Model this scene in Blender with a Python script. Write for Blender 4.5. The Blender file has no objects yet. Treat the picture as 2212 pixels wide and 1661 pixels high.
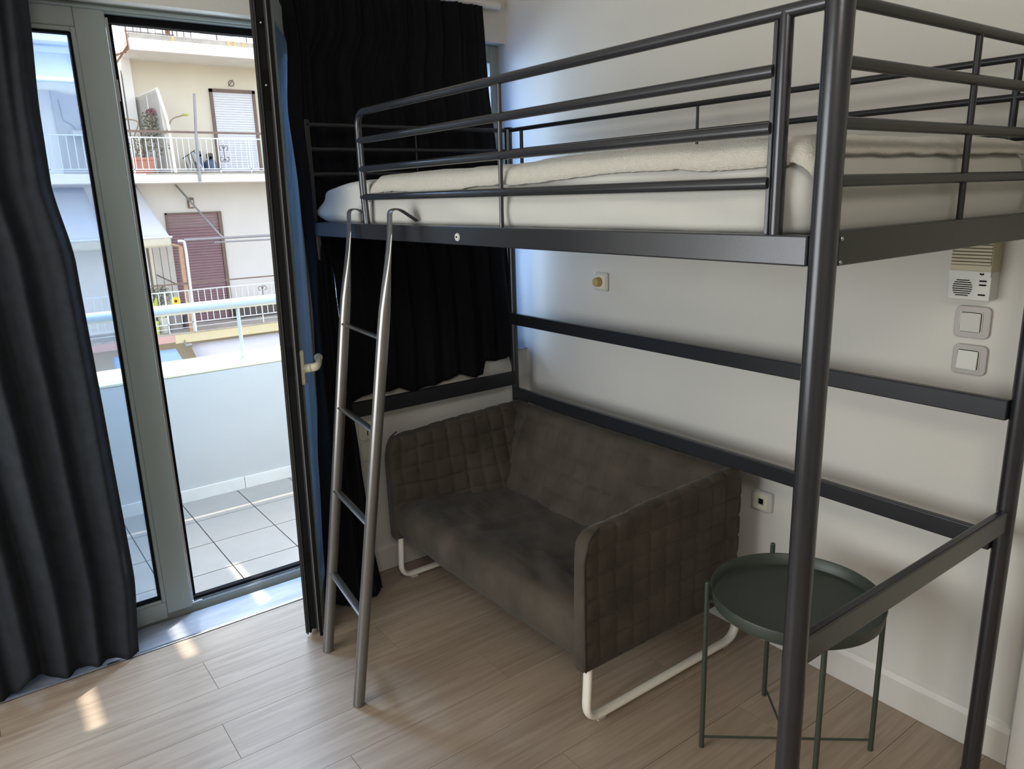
import bpy, bmesh, math, random
from mathutils import Vector, Matrix, noise
SC = bpy.context.scene
COL = SC.collection
rnd = random.Random(7)

def lin(c):
    return tuple(((v/255)/12.92 if v/255 <= .04045 else ((v/255+.055)/1.055)**2.4) for v in c)

# ------------------------------------------------------------------ camera
cam_d = bpy.data.cameras.new('camera')
cam = bpy.data.objects.new('camera', cam_d); COL.objects.link(cam)
_r = Vector((0.59727358, 0.80147267, -0.03009701))
_u = Vector((-0.17901185, 0.16979442, 0.96908442))
_f = Vector((-0.78180498, 0.57342079, -0.24488683))
_m = Matrix((( _r.x, _u.x, -_f.x, 2.70291418), (_r.y, _u.y, -_f.y, -2.0029101), (_r.z, _u.z, -_f.z, 1.58213813), (0, 0, 0, 1)))
cam.matrix_world = _m
cam_d.sensor_width = 36.0; cam_d.lens = 1626.76/2212*36.0
cam_d.clip_start = .05; cam_d.clip_end = 300
SC.camera = cam

# ------------------------------------------------------------------ world, sun, lights, exposure
SC.view_settings.view_transform = 'Standard'; SC.view_settings.look = 'None'
SC.view_settings.exposure = 0.0; SC.view_settings.gamma = 1.0
SC.view_settings.use_curve_mapping = False
SUN_DIR = Vector((-1.0, 1.6, 3.0)).normalized()
W = bpy.data.worlds.new('world'); SC.world = W; W.use_nodes = True
nt = W.node_tree; nt.nodes.clear()
sky = nt.nodes.new('ShaderNodeTexSky'); sky.sky_type = 'NISHITA'; sky.sun_disc = False
sky.sun_elevation = math.asin(SUN_DIR.z); sky.sun_rotation = math.atan2(SUN_DIR.x, SUN_DIR.y)
sky.dust_density = 2.5; sky.ozone_density = 1.0
hsv = nt.nodes.new('ShaderNodeHueSaturation'); hsv.inputs['Saturation'].default_value = .5
bg = nt.nodes.new('ShaderNodeBackground'); bg.inputs['Strength'].default_value = SKY_STRENGTH = 0.72
out = nt.nodes.new('ShaderNodeOutputWorld')
nt.links.new(sky.outputs[0], hsv.inputs['Color']); nt.links.new(hsv.outputs[0], bg.inputs[0]); nt.links.new(bg.outputs[0], out.inputs[0])
def add_light(name, kind, energy, loc, target=None, size=(1, 1), color=(1, 1, 1), angle=None):
    l = bpy.data.lights.new(name, kind); l.energy = energy; l.color = color
    if kind == 'AREA':
        l.shape = 'RECTANGLE'; l.size, l.size_y = size
    if angle is not None: l.angle = angle
    o = bpy.data.objects.new(name, l); COL.objects.link(o); o.location = loc
    if target is not None:
        d = (Vector(target)-Vector(loc)).normalized(); o.rotation_euler = d.to_track_quat('-Z', 'Y').to_euler()
    return o
add_light('sun', 'SUN', 8.5, (0, 0, 12), tuple(Vector((0, 0, 12))-SUN_DIR), color=(1, .93, .80), angle=math.radians(.55))
# daylight through the balcony door (light from the open side of the balcony, above the line of sight)
add_light('balcony_daylight', 'AREA', 125, (-.58, -1.20, 2.42), (0.95, -1.15, 0.0), (1.0, .40), (.38, .63, 1.0))
# daylight beside the curtain of the high window
add_light('window_daylight', 'AREA', 95.0, (-.80, -.22, 1.60), (.05, .10, 1.55), (.7, 1.2), (.60, .77, 1.0))
# added fill light at a made-up window opening in the wall facing the bed
add_light('front_fill', 'AREA', 55, (.85, -3.66, 1.35), (.85, 0, 2.0), (2.0, 1.5), (.98, 1.0, .97))
# warm fill light added behind the camera, under the ceiling
add_light('rear_fill', 'AREA', 42, (3.5, -2.5, 2.70), (2.6, -1.9, 0.6), (.9, .9), (1.0, .93, .84))

# ------------------------------------------------------------------ materials
def new_mat(name):
    m = bpy.data.materials.new(name); m.use_nodes = True
    return m, m.node_tree, m.node_tree.nodes['Principled BSDF']
def mat(name, col, rough=.6, metal=0.0, var=.06, scale=8.0, bump=0.0, bscale=60.0, spec=.5, stretch=None, rand=0.0, sheen=0.0, coat=0.0, trans=None, col2=None, detail=4.0):
    m, t, b = new_mat(name)
    tc = t.nodes.new('ShaderNodeTexCoord'); mp = t.nodes.new('ShaderNodeMapping')
    t.links.new(tc.outputs['Object'], mp.inputs[0])
    if stretch: mp.inputs['Scale'].default_value = stretch
    nz = t.nodes.new('ShaderNodeTexNoise'); nz.inputs['Scale'].default_value = scale; nz.inputs['Detail'].default_value = detail
    t.links.new(mp.outputs[0], nz.inputs['Vector'])
    c = lin(col); c2 = lin(col2) if col2 else None
    rp = t.nodes.new('ShaderNodeValToRGB')
    if c2:
        a, d = c, c2
    else:
        a = tuple(v*(1-var) for v in c); d = tuple(min(1, v*(1+var)) for v in c)
    rp.color_ramp.elements[0].position = .3; rp.color_ramp.elements[1].position = .7
    rp.color_ramp.elements[0].color = (*a, 1); rp.color_ramp.elements[1].color = (*d, 1)
    t.links.new(nz.outputs['Fac'], rp.inputs[0])
    src = rp.outputs[0]
    if rand:
        oi = t.nodes.new('ShaderNodeObjectInfo'); mr = t.nodes.new('ShaderNodeMapRange')
        mr.inputs['To Min'].default_value = 1-rand; mr.inputs['To Max'].default_value = 1+rand
        t.links.new(oi.outputs['Random'], mr.inputs['Value'])
        hs = t.nodes.new('ShaderNodeHueSaturation'); t.links.new(mr.outputs[0], hs.inputs['Value']); t.links.new(src, hs.inputs['Color']); src = hs.outputs[0]
        vm = t.nodes.new('ShaderNodeVectorMath'); vm.operation = 'SCALE'; vm.inputs['Scale'].default_value = 17.0
        cx = t.nodes.new('ShaderNodeCombineXYZ')
        for k in range(3): t.links.new(oi.outputs['Random'], cx.inputs[k])
        t.links.new(cx.outputs[0], vm.inputs[0]); t.links.new(vm.outputs[0], mp.inputs['Location'])
    t.links.new(src, b.inputs['Base Color'])
    b.inputs['Roughness'].default_value = rough; b.inputs['Metallic'].default_value = metal
    b.inputs['Specular IOR Level'].default_value = spec
    if sheen: b.inputs['Sheen Weight'].default_value = sheen; b.inputs['Sheen Roughness'].default_value = .4
    if coat: b.inputs['Coat Weight'].default_value = coat; b.inputs['Coat Roughness'].default_value = .12
    if bump:
        n2 = t.nodes.new('ShaderNodeTexNoise'); n2.inputs['Scale'].default_value = bscale; n2.inputs['Detail'].default_value = 3
        t.links.new(mp.outputs[0], n2.inputs['Vector'])
        bp_ = t.nodes.new('ShaderNodeBump'); bp_.inputs['Strength'].default_value = bump; bp_.inputs['Distance'].default_value = .01
        t.links.new(n2.outputs['Fac'], bp_.inputs['Height']); t.links.new(bp_.outputs[0], b.inputs['Normal'])
    if trans:
        o = t.nodes['Material Output']; tr = t.nodes.new('ShaderNodeBsdfTranslucent'); tr.inputs[0].default_value = (*lin(trans[1]), 1)
        mx = t.nodes.new('ShaderNodeMixShader'); mx.inputs[0].default_value = trans[0]
        t.links.new(b.outputs[0], mx.inputs[1]); t.links.new(tr.outputs[0], mx.inputs[2]); t.links.new(mx.outputs[0], o.inputs[0])
    return m
def glass_mat(name, tint=(235, 242, 248), haze=.10, hazecol=(190, 210, 240), gl=.12):
    m = bpy.data.materials.new(name); m.use_nodes = True; t = m.node_tree; t.nodes.clear()
    o = t.nodes.new('ShaderNodeOutputMaterial')
    tr = t.nodes.new('ShaderNodeBsdfTransparent'); tr.inputs[0].default_value = (*lin(tint), 1)
    gl_ = t.nodes.new('ShaderNodeBsdfGlossy'); gl_.inputs['Roughness'].default_value = .02
    gl_.inputs['Color'].default_value = (*lin((200, 225, 250)), 1)
    df = t.nodes.new('ShaderNodeBsdfTranslucent'); df.inputs[0].default_value = (*lin(hazecol), 1)
    lw = t.nodes.new('ShaderNodeFresnel'); lw.inputs['IOR'].default_value = 1.7
    nz = t.nodes.new('ShaderNodeTexNoise'); nz.inputs['Scale'].default_value = 3
    mr = t.nodes.new('ShaderNodeMapRange'); mr.inputs['To Min'].default_value = haze*.7; mr.inputs['To Max'].default_value = haze*1.3
    t.links.new(nz.outputs['Fac'], mr.inputs['Value'])
    m1 = t.nodes.new('ShaderNodeMixShader'); t.links.new(mr.outputs[0], m1.inputs[0]); t.links.new(tr.outputs[0], m1.inputs[1]); t.links.new(df.outputs[0], m1.inputs[2])
    m2 = t.nodes.new('ShaderNodeMixShader'); t.links.new(lw.outputs[0], m2.inputs[0]); t.links.new(m1.outputs[0], m2.inputs[1]); t.links.new(gl_.outputs[0], m2.inputs[2])
    t.links.new(m2.outputs[0], o.inputs[0])
    return m
def wood_mat():
    m, t, b = new_mat('laminate_oak')
    tc = t.nodes.new('ShaderNodeTexCoord'); mp = t.nodes.new('ShaderNodeMapping'); mp.inputs['Scale'].default_value = (22, 1.3, 1)
    oi = t.nodes.new('ShaderNodeObjectInfo'); cx = t.nodes.new('ShaderNodeCombineXYZ')
    vm = t.nodes.new('ShaderNodeVectorMath'); vm.operation = 'SCALE'; vm.inputs['Scale'].default_value = 31
    for k in range(3): t.links.new(oi.outputs['Random'], cx.inputs[k])
    t.links.new(cx.outputs[0], vm.inputs[0]); t.links.new(vm.outputs[0], mp.inputs['Location']); t.links.new(tc.outputs['Object'], mp.inputs[0])
    n1 = t.nodes.new('ShaderNodeTexNoise'); n1.inputs['Scale'].default_value = 2.2; n1.inputs['Detail'].default_value = 8; n1.inputs['Distortion'].default_value = .9
    t.links.new(mp.outputs[0], n1.inputs['Vector'])
    r = t.nodes.new('ShaderNodeValToRGB'); e = r.color_ramp.elements
    e[0].position = .28; e[0].color = (*lin((137, 119, 102)), 1); e[1].position = .72; e[1].color = (*lin((162, 144, 126)), 1)
    x = e.new(.5); x.color = (*lin((150, 133, 115)), 1)
    t.links.new(n1.outputs['Fac'], r.inputs[0])
    mp2 = t.nodes.new('ShaderNodeMapping'); mp2.inputs['Scale'].default_value = (160, 6, 1); t.links.new(tc.outputs['Object'], mp2.inputs[0])
    n2 = t.nodes.new('ShaderNodeTexNoise'); n2.inputs['Scale'].default_value = 1.4; n2.inputs['Detail'].default_value = 3; t.links.new(mp2.outputs[0], n2.inputs['Vector'])
    mr = t.nodes.new('ShaderNodeMapRange'); mr.inputs['From Min'].default_value = .62; mr.inputs['From Max'].default_value = .74; mr.inputs['To Max'].default_value = .16
    t.links.new(n2.outputs['Fac'], mr.inputs['Value'])
    mx = t.nodes.new('ShaderNodeMixRGB'); t.links.new(mr.outputs[0], mx.inputs[0]); t.links.new(r.outputs[0], mx.inputs[1]); mx.inputs[2].default_value = (*lin((186, 170, 150)), 1)
    hs = t.nodes.new('ShaderNodeHueSaturation'); m2 = t.nodes.new('ShaderNodeMapRange'); m2.inputs['To Min'].default_value = .95; m2.inputs['To Max'].default_value = 1.05
    t.links.new(oi.outputs['Random'], m2.inputs['Value']); t.links.new(m2.outputs[0], hs.inputs['Value']); t.links.new(mx.outputs[0], hs.inputs['Color'])
    t.links.new(hs.outputs[0], b.inputs['Base Color'])
    b.inputs['Roughness'].default_value = .38; b.inputs['Specular IOR Level'].default_value = .55
    bp_ = t.nodes.new('ShaderNodeBump'); bp_.inputs['Strength'].default_value = .12; bp_.inputs['Distance'].default_value = .004
    t.links.new(n2.outputs['Fac'], bp_.inputs['Height']); t.links.new(bp_.outputs[0], b.inputs['Normal'])
    return m

M = {}
M['wall'] = mat('painted_wall', (202, 199, 192), .75, var=.02, scale=3, bump=.05, bscale=220)
M['ceiling'] = mat('painted_ceiling', (224, 221, 215), .85, var=.02)
M['base'] = mat('baseboard_paint', (205, 201, 194), .45, var=.02)
M['wood'] = wood_mat()
M['under'] = mat('floor_underlay', (52, 44, 38), .9)
M['marble'] = mat('grey_marble', (158, 160, 166), .22, var=.08, scale=5, stretch=(6, 1, 1), spec=.6, col2=(140, 143, 152))
M['edge_alu'] = mat('dull_grey_seal_strip', (92, 91, 90), .5, spec=.3)
M['alu'] = mat('brushed_aluminium_strip', (170, 170, 172), .25, metal=.9)
M['frame'] = mat('grey_green_lacquered_aluminium', (138, 147, 143), .38, var=.03, scale=4, spec=.5)
M['black_seal'] = mat('black_rubber_seal', (11, 11, 12), .75, spec=.12)
M['edge'] = mat('dark_anodised_edge', (44, 43, 42), .6, spec=.2)
M['glass'] = glass_mat('door_glass', haze=.06)
M['glassleaf'] = glass_mat('leaf_glass', haze=.40, tint=(190, 215, 235), hazecol=(215, 225, 235))
M['cream_plastic'] = mat('cream_plastic', (214, 209, 188), .35, var=.02)
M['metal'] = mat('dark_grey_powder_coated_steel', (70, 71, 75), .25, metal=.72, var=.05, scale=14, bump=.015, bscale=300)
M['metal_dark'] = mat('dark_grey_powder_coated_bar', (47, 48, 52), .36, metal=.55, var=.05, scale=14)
M['ladder'] = mat('grey_satin_steel', (128, 126, 124), .30, metal=.8, var=.04, scale=20)
M['curtain'] = mat('black_cotton_curtain', (18, 18, 22), .92, var=.18, scale=30, bump=.25, bscale=900, spec=.15, sheen=.0, trans=(.05, (110, 95, 70)))
M['curtain_side'] = mat('charcoal_cotton_curtain', (38, 41, 45), .92, var=.16, scale=26, bump=.25, bscale=900, spec=.15, trans=(.02, (150, 150, 130)))
M['sheet'] = mat('white_cotton_sheet', (184, 183, 178), .85, var=.02, bump=.06, bscale=80, sheen=.1)
M['fleece'] = mat('cream_fleece', (196, 192, 182), .95, var=.05, scale=90, bump=.55, bscale=420, sheen=.4)
M['suede'] = mat('dark_brown_suede', (58, 52, 44), .86, var=.35, scale=7, bump=.12, bscale=420, spec=.2, sheen=.10, col2=(78, 70, 61), detail=6)
M['suede_dark'] = mat('brown_suede_piping', (44, 39, 35), .9, spec=.2)
M['white_metal'] = mat('white_enamelled_tube', (226, 219, 206), .35, var=.02)
M['green_metal'] = mat('dark_green_powder_coated_steel', (52, 60, 51), .42, var=.05, scale=20, spec=.5)
M['switch'] = mat('white_plastic', (190, 189, 182), .35, var=.01)
M['switch_frame'] = mat('greyish_plastic_frame', (168, 162, 158), .45, var=.02)
M['beige_plastic'] = mat('yellowed_plastic', (180, 171, 142), .45, var=.04, scale=12)
M['yellow_knob'] = mat('yellowed_knob', (176, 156, 104), .4)
M['black'] = mat('black_slot', (8, 8, 8), .8, spec=.1)
M['tile'] = mat('pale_balcony_tile', (146, 135, 123), .55, var=.03, scale=12, rand=.02)
M['grout'] = mat('tile_grout', (70, 64, 58), .9)
M['parapet'] = mat('painted_parapet', (184, 177, 167), .8, var=.02, scale=3)
M['coping'] = mat('cream_coping', (212, 202, 164), .7, var=.03)
M['skirt'] = mat('beige_tile_skirting', (214, 204, 190), .6, var=.04)
M['rail_own'] = mat('pale_grey_painted_tube', (168, 172, 173), .4, var=.02)
M['rail_white'] = mat('white_painted_tube', (214, 220, 226), .35, var=.02)
M['facade'] = mat('cream_stucco', (226, 218, 200), .9, var=.04, scale=1.2, bump=.1, bscale=60)
M['facade_low'] = mat('pale_grey_stucco', (222, 220, 216), .9, var=.03, scale=1.2, bump=.1, bscale=60)
M['white_stucco'] = mat('white_stucco', (238, 236, 230), .9, var=.03, scale=2)
M['slab'] = mat('white_painted_slab', (238, 234, 226), .85, var=.04, scale=3)
M['slabtop'] = mat('worn_concrete', (176, 170, 160), .95, var=.15, scale=6, bump=.2)
M['rust'] = mat('rusty_iron', (150, 104, 78), .85, var=.3, scale=14, col2=(112, 84, 70))
M['rust_stain'] = mat('rust_stain', (214, 160, 92), .9, var=.2, scale=20, col2=(232, 200, 150))
M['iron'] = mat('dark_iron', (92, 84, 80), .6, var=.1)
M['brown_iron'] = mat('brown_painted_iron', (120, 102, 92), .6, var=.1)
M['grey_pipe'] = mat('grey_galvanised_pipe', (150, 150, 152), .45, metal=.3)
M['shutter_white'] = mat('white_roller_shutter', (226, 228, 234), .5, var=.01)
M['shutter_mauve'] = mat('mauve_roller_shutter', (140, 112, 118), .55, var=.04)
M['grey_panel'] = mat('grey_side_panel', (196, 192, 184), .7, var=.04)
M['orange_post'] = mat('orange_wood_post', (186, 152, 122), .7, var=.12, scale=9)
M['awning_white'] = mat('white_awning_canvas', (226, 230, 238), .85, var=.02, trans=(.35, (235, 235, 240)))
M['awning_blue'] = mat('blue_white_awning_canvas', (150, 180, 216), .85, var=.03)
M['awning_lilac'] = mat('pale_lilac_awning_canvas', (204, 204, 214), .85, var=.02)
M['valance'] = mat('cream_valance', (226, 222, 204), .85, trans=(.3, (230, 225, 205)))
M['terracotta'] = mat('terracotta_plastic', (196, 136, 116), .6, var=.05)
M['leaf'] = mat('olive_leaf', (120, 130, 84), .6, var=.3, scale=30)
M['leaf_dark'] = mat('grey_green_leaf', (112, 112, 92), .65, var=.3, scale=30)
M['stem'] = mat('brown_stem', (150, 132, 112), .8)
M['magenta'] = mat('magenta_petal', (184, 84, 128), .7, var=.15)
M['yellow'] = mat('yellow_petal', (246, 222, 60), .6)
M['yellow_green'] = mat('yellow_green_leaf', (190, 200, 90), .6, var=.1)
M['seed'] = mat('brown_seed_head', (110, 78, 40), .9)
M['gas'] = mat('slate_blue_bottle', (84, 102, 126), .5, var=.05)
M['lime_pot'] = mat('lime_plastic_pot', (200, 214, 120), .5)
M['grey_pot'] = mat('grey_plastic_pot', (150, 146, 146), .6)
M['white_pot'] = mat('white_plastic_pot', (212, 214, 208), .6)
M['dish'] = mat('pale_grey_dish', (198, 198, 200), .6, var=.03)
M['pink_slab'] = mat('pink_painted_slab', (206, 168, 160), .85, var=.05)
M['canopy'] = mat('canopy_board', (210, 206, 198), .8)
M['asphalt'] = mat('street_asphalt', (110, 108, 106), .95, var=.1, scale=2)
M['blue_tub'] = mat('blue_plastic', (110, 124, 196), .5)

# ------------------------------------------------------------------ mesh helpers
class MB:
    def __init__(s): s.v = []; s.f = []; s.sm = []; s.mi = []; s.k = 0
    def mi_(s, k): s.k = k; return s
    def add(s, vs, fs, smooth=False):
        n = len(s.v); s.v += [tuple(v) for v in vs]; s.f += [tuple(i+n for i in f) for f in fs]
        s.sm += [smooth]*len(fs); s.mi += [s.k]*len(fs); return s
    def box(s, x0, x1, y0, y1, z0, z1, R=None, o=None):
        if x0 > x1: x0, x1 = x1, x0
        if y0 > y1: y0, y1 = y1, y0
        if z0 > z1: z0, z1 = z1, z0
        vs = [Vector(p) for p in ((x0,y0,z0),(x1,y0,z0),(x1,y1,z0),(x0,y1,z0),(x0,y0,z1),(x1,y0,z1),(x1,y1,z1),(x0,y1,z1))]
        if R: vs = [R @ v for v in vs]
        if o: vs = [v+Vector(o) for v in vs]
        return s.add(vs, [(0,3,2,1),(4,5,6,7),(0,1,5,4),(1,2,6,5),(2,3,7,6),(3,0,4,7)])
    def tube(s, pts, r, seg=12, closed=False, cap=True, r2=None, up=None):
        pts = [Vector(p) for p in pts]; n = len(pts)
        rs = r if isinstance(r, (list, tuple)) else [r]*n
        tang = []
        for i in range(n):
            a = pts[i-1] if (i > 0 or closed) else pts[i]; b = pts[(i+1) % n] if (i < n-1 or closed) else pts[i]
            tang.append((b-a).normalized())
        u = Vector(up) if up else (Vector((0,0,1)) if abs(tang[0].z) < .9 else Vector((1,0,0)))
        u = (u-tang[0]*u.dot(tang[0])).normalized()
        vs = []
        for i in range(n):
            if up and abs(Vector(up).dot(tang[i])) < .98: u = Vector(up)
            u = (u-tang[i]*u.dot(tang[i])).normalized(); w = tang[i].cross(u)
            rb = rs[i] if r2 is None else r2
            for k in range(seg):
                a = 2*math.pi*(k+.5)/seg
                vs.append(pts[i]+u*(math.cos(a)*rs[i])+w*(math.sin(a)*rb))
        fs = []
        for i in range(n if closed else n-1):
            j = (i+1) % n
            for k in range(seg):
                l = (k+1) % seg; fs.append((i*seg+k, i*seg+l, j*seg+l, j*seg+k))
        s.add(vs, fs, True)
        if cap and not closed:
            b0 = len(s.v)-len(vs)
            s.f.append(tuple(b0+k for k in reversed(range(seg)))); s.sm.append(False); s.mi.append(s.k)
            s.f.append(tuple(b0+(n-1)*seg+k for k in range(seg))); s.sm.append(False); s.mi.append(s.k)
        return s
    def lathe(s, c, prof, seg=32, axis='z', R=None):
        vs = []; c = Vector(c)
        for (r, h) in prof:
            for k in range(seg):
                a = 2*math.pi*k/seg
                p = Vector((r*math.cos(a), r*math.sin(a), h))
                if axis == 'y': p = Vector((p.x, p.z, p.y))
                if axis == 'x': p = Vector((p.z, p.x, p.y))
                if R: p = R @ p
                vs.append(c+p)
        fs = []
        for i in range(len(prof)-1):
            for k in range(seg):
                l = (k+1) % seg; fs.append((i*seg+k, i*seg+l, (i+1)*seg+l, (i+1)*seg+k))
        return s.add(vs, fs, True)
    def sphere(s, c, r, seg=12, rings=8, sc=(1,1,1)):
        vs = []; fs = []
        for i in range(rings+1):
            t = math.pi*i/rings
            for k in range(seg):
                a = 2*math.pi*k/seg
                vs.append((c[0]+r*sc[0]*math.sin(t)*math.cos(a), c[1]+r*sc[1]*math.sin(t)*math.sin(a), c[2]+r*sc[2]*math.cos(t)))
        for i in range(rings):
            for k in range(seg):
                l = (k+1) % seg; fs.append((i*seg+k, (i+1)*seg+k, (i+1)*seg+l, i*seg+l))
        return s.add(vs, fs, True)
    def grid(s, rows, smooth=True, flip=False):
        n = len(rows); m = len(rows[0]); vs = [p for r in rows for p in r]; fs = []
        for i in range(n-1):
            for j in range(m-1):
                q = (i*m+j, i*m+j+1, (i+1)*m+j+1, (i+1)*m+j); fs.append(q[::-1] if flip else q)
        return s.add(vs, fs, smooth)
ORG = {}
def link(name, mesh, mats, parent=None, bevel=0, solid=0, smooth_angle=35, recalc=True, seg=2):
    """mesh: MB in world coordinates"""
    o0 = ORG.get(parent.name, Vector((0,0,0))) if parent else Vector((0,0,0))
    me = bpy.data.meshes.new(name)
    me.from_pydata([tuple(Vector(v)-o0) for v in mesh.v], [], mesh.f)
    me.polygons.foreach_set('use_smooth', mesh.sm)
    if not isinstance(mats, (list, tuple)): mats = [mats]
    for m in mats: me.materials.append(m)
    if len(mats) > 1: me.polygons.foreach_set('material_index', mesh.mi)
    me.update()
    if recalc:
        bm = bmesh.new(); bm.from_mesh(me); bmesh.ops.recalc_face_normals(bm, faces=bm.faces[:]); bm.to_mesh(me); bm.free()
    if any(mesh.sm): me.set_sharp_from_angle(angle=math.radians(smooth_angle))
    o = bpy.data.objects.new(name, me); COL.objects.link(o)
    if parent: o.parent = parent
    ORG[o.name] = o0
    if bevel:
        b = o.modifiers.new('bevel', 'BEVEL'); b.width = bevel; b.segments = seg; b.limit_method = 'ANGLE'; b.angle_limit = math.radians(40)
    if solid:
        b = o.modifiers.new('solid', 'SOLIDIFY'); b.thickness = solid; b.offset = 0
    return o
def thing(name, label, cat, loc, group=None):
    o = bpy.data.objects.new(name, None); COL.objects.link(o); o.location = loc; o.empty_display_size = .1
    o['label'] = label; o['category'] = cat
    if group: o['group'] = group
    ORG[o.name] = Vector(loc); return o
def tag(o, label, cat, group=None):
    o['label'] = label; o['category'] = cat
    if group: o['group'] = group
    return o
def struct(o, label, cat): o['kind'] = 'structure'; o['label'] = label; o['category'] = cat; return o
def sthing(name, label, cat, loc=(0,0,0)): return struct(thing(name, label, cat, loc), label, cat)
def B(*a, **k): return MB().box(*a, **k)
def T(*a, **k): return MB().tube(*a, **k)
def arc(c, r, a0, a1, ax1, ax2, n=8):
    c = Vector(c); ax1 = Vector(ax1); ax2 = Vector(ax2)
    return [c+ax1*(r*math.cos(a0+(a1-a0)*i/n))+ax2*(r*math.sin(a0+(a1-a0)*i/n)) for i in range(n+1)]
def fillet(pts, r, n=6):
    pts = [Vector(p) for p in pts]; o = [pts[0]]
    for i in range(1, len(pts)-1):
        a = (pts[i-1]-pts[i]); b = (pts[i+1]-pts[i]); ra = min(r, a.length*.49, b.length*.49)
        p0 = pts[i]+a.normalized()*ra; p1 = pts[i]+b.normalized()*ra
        for k in range(n+1):
            t = k/n; o.append(p0*(1-t)**2+pts[i]*2*t*(1-t)+p1*t*t)
    return o+[pts[-1]]
def rrect(u0, u1, v0, v1, r, n=5):
    p = []
    for cu, cv, a in ((u1-r, v1-r, 0), (u0+r, v1-r, 90), (u0+r, v0+r, 180), (u1-r, v0+r, 270)):
        for k in range(n+1):
            t = math.radians(a+90*k/n); p.append((cu+r*math.cos(t), cv+r*math.sin(t)))
    return p
def plate_y(mb, u0, u1, v0, v1, y0, y1, r):     # rounded plate in xz, extruded along y
    p = rrect(u0, u1, v0, v1, r); n = len(p)
    vs = [(a, y0, b) for a, b in p]+[(a, y1, b) for a, b in p]
    return mb.add(vs, [tuple(range(n)), tuple(reversed(range(n, 2*n)))]+[(i, i+n, (i+1) % n+n, (i+1) % n) for i in range(n)])
def plate_x(mb, u0, u1, v0, v1, x0, x1, r):
    p = rrect(u0, u1, v0, v1, r); n = len(p)
    vs = [(x0, a, b) for a, b in p]+[(x1, a, b) for a, b in p]
    return mb.add(vs, [tuple(range(n)), tuple(reversed(range(n, 2*n)))]+[(i, i+n, (i+1) % n+n, (i+1) % n) for i in range(n)])

# ================================================================== ROOM SHELL
YB = .135; XR = 4.35; YF = -3.7; ZC = 2.78
DY0, DY1 = -2.42, -.885          # balcony door opening
fl = sthing('floor', 'grey-brown oak laminate floor of long planks', 'floor')
link('subfloor', B(-.09, XR, YF, YB, -.06, -.009), M['under'], fl)
PW = .19; joints = {0: -1.515, 2: -1.558}
pmeshes = {}
for k in range(-1, 23):
    x0 = -.064+PW*k; x1 = x0+PW
    x0c = max(x0, -.068); x1c = min(x1, XR)
    if x1c-x0c < .01: continue
    j0 = {1: -1.515, 3: -1.558, 2: -.93, 4: -.72, 5: -1.30, 0: -.9}.get(k, -rnd.uniform(.2, 1.4))
    y = j0
    while y < YB: y += 1.22
    while y > YF:
        a = max(y-1.22, YF); b = min(y, YB)
        if b-a > .02: link('plank', B(x0c+.0007, x1c-.0007, a+.0007, b-.0007, -.009, 0), M['wood'], fl)
        y -= 1.22
wb = sthing('wall_back', 'light grey painted long wall behind the loft bed', 'wall')
link('plaster', B(-.31, 2.085, YB, YB+.15, -.06, ZC), M['wall'], wb)
link('plaster', B(2.085, 2.93, YB, YB+.15, 2.12, ZC), M['wall'], wb)
link('plaster', B(2.93, XR, YB, YB+.15, -.06, ZC), M['wall'], wb)
bbm = MB().box(-.075, 2.075, YB-.018, YB, 0, .098)
bbm.add([(-.075, YB-.018, .098), (2.075, YB-.018, .098), (-.075, YB-.010, .112), (2.075, YB-.010, .112), (-.075, YB, .120), (2.075, YB, .120), (-.075, YB, .098), (2.075, YB, .098)], [(0,1,3,2), (2,3,5,4), (0,2,4,6), (1,7,5,3)])
struct(link('baseboard_back', bbm, M['base'], bevel=.0015), 'white moulded baseboard along the long wall', 'baseboard')
bw = MB().box(-.085, -.067, DY1+.02, YB-.018, 0, .098)
bw.add([(-.067, DY1+.02, .098), (-.067, YB-.018, .098), (-.075, DY1+.02, .112), (-.075, YB-.018, .112), (-.085, DY1+.02, .12), (-.085, YB-.018, .12)], [(0,1,3,2), (2,3,5,4)])
struct(link('baseboard_window', bw, M['base']), 'white baseboard under the high window', 'baseboard')
# window wall
ww = sthing('wall_window', 'white wall with the balcony door and the high window', 'wall')
link('plaster', B(-.31, -.085, -.87, YB, -.06, .868), M['wall'], ww)                    # under the window
link('plaster', B(-.31, -.18, DY0, YB, 2.225, ZC), M['wall'], ww)                     # lintel
link('plaster', B(-.31, -.17, -.87, -.80, .868, 2.225), M['wall'], ww)                # pier
link('plaster', B(-.31, -.085, YF, DY0, -.06, ZC), M['wall'], ww)                       # left of the door
struct(link('wall_right', MB().box(XR, XR+.15, YF, YB, -.06, ZC), M['wall']), 'plain wall behind the camera', 'wall')
struct(link('wall_front', MB().box(-.31, .05, YF-.15, YF, -.06, ZC).box(2.15, XR, YF-.15, YF, -.06, ZC).box(.05, 2.15, YF-.15, YF, -.06, .58).box(.05, 2.15, YF-.15, YF, 2.12, ZC), M['wall']), 'plain wall opposite the loft bed with an opening added for the fill light', 'wall')  # unseen wall; its wide opening is added to go with the fill light
struct(link('ceiling', B(-.31, XR+.15, YF-.15, YB+.15, ZC, ZC+.15), M['ceiling']), 'white painted ceiling', 'ceiling')
# room door right of the bed
dr = sthing('door_2', 'cream painted room door and its casing at the right edge', 'door', (2.5, YB, 0))
link('casing', MB().box(2.078, 2.150, YB-.030, YB+.02, 0, 2.19).box(2.86, 2.935, YB-.030, YB+.02, 0, 2.19).box(2.078, 2.935, YB-.030, YB+.02, 2.12, 2.19), M['base'], dr, bevel=.004)
link('door_panel', B(2.150, 2.86, YB+.01, YB+.05, .005, 2.12), M['cream_plastic'], dr, bevel=.002)
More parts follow.
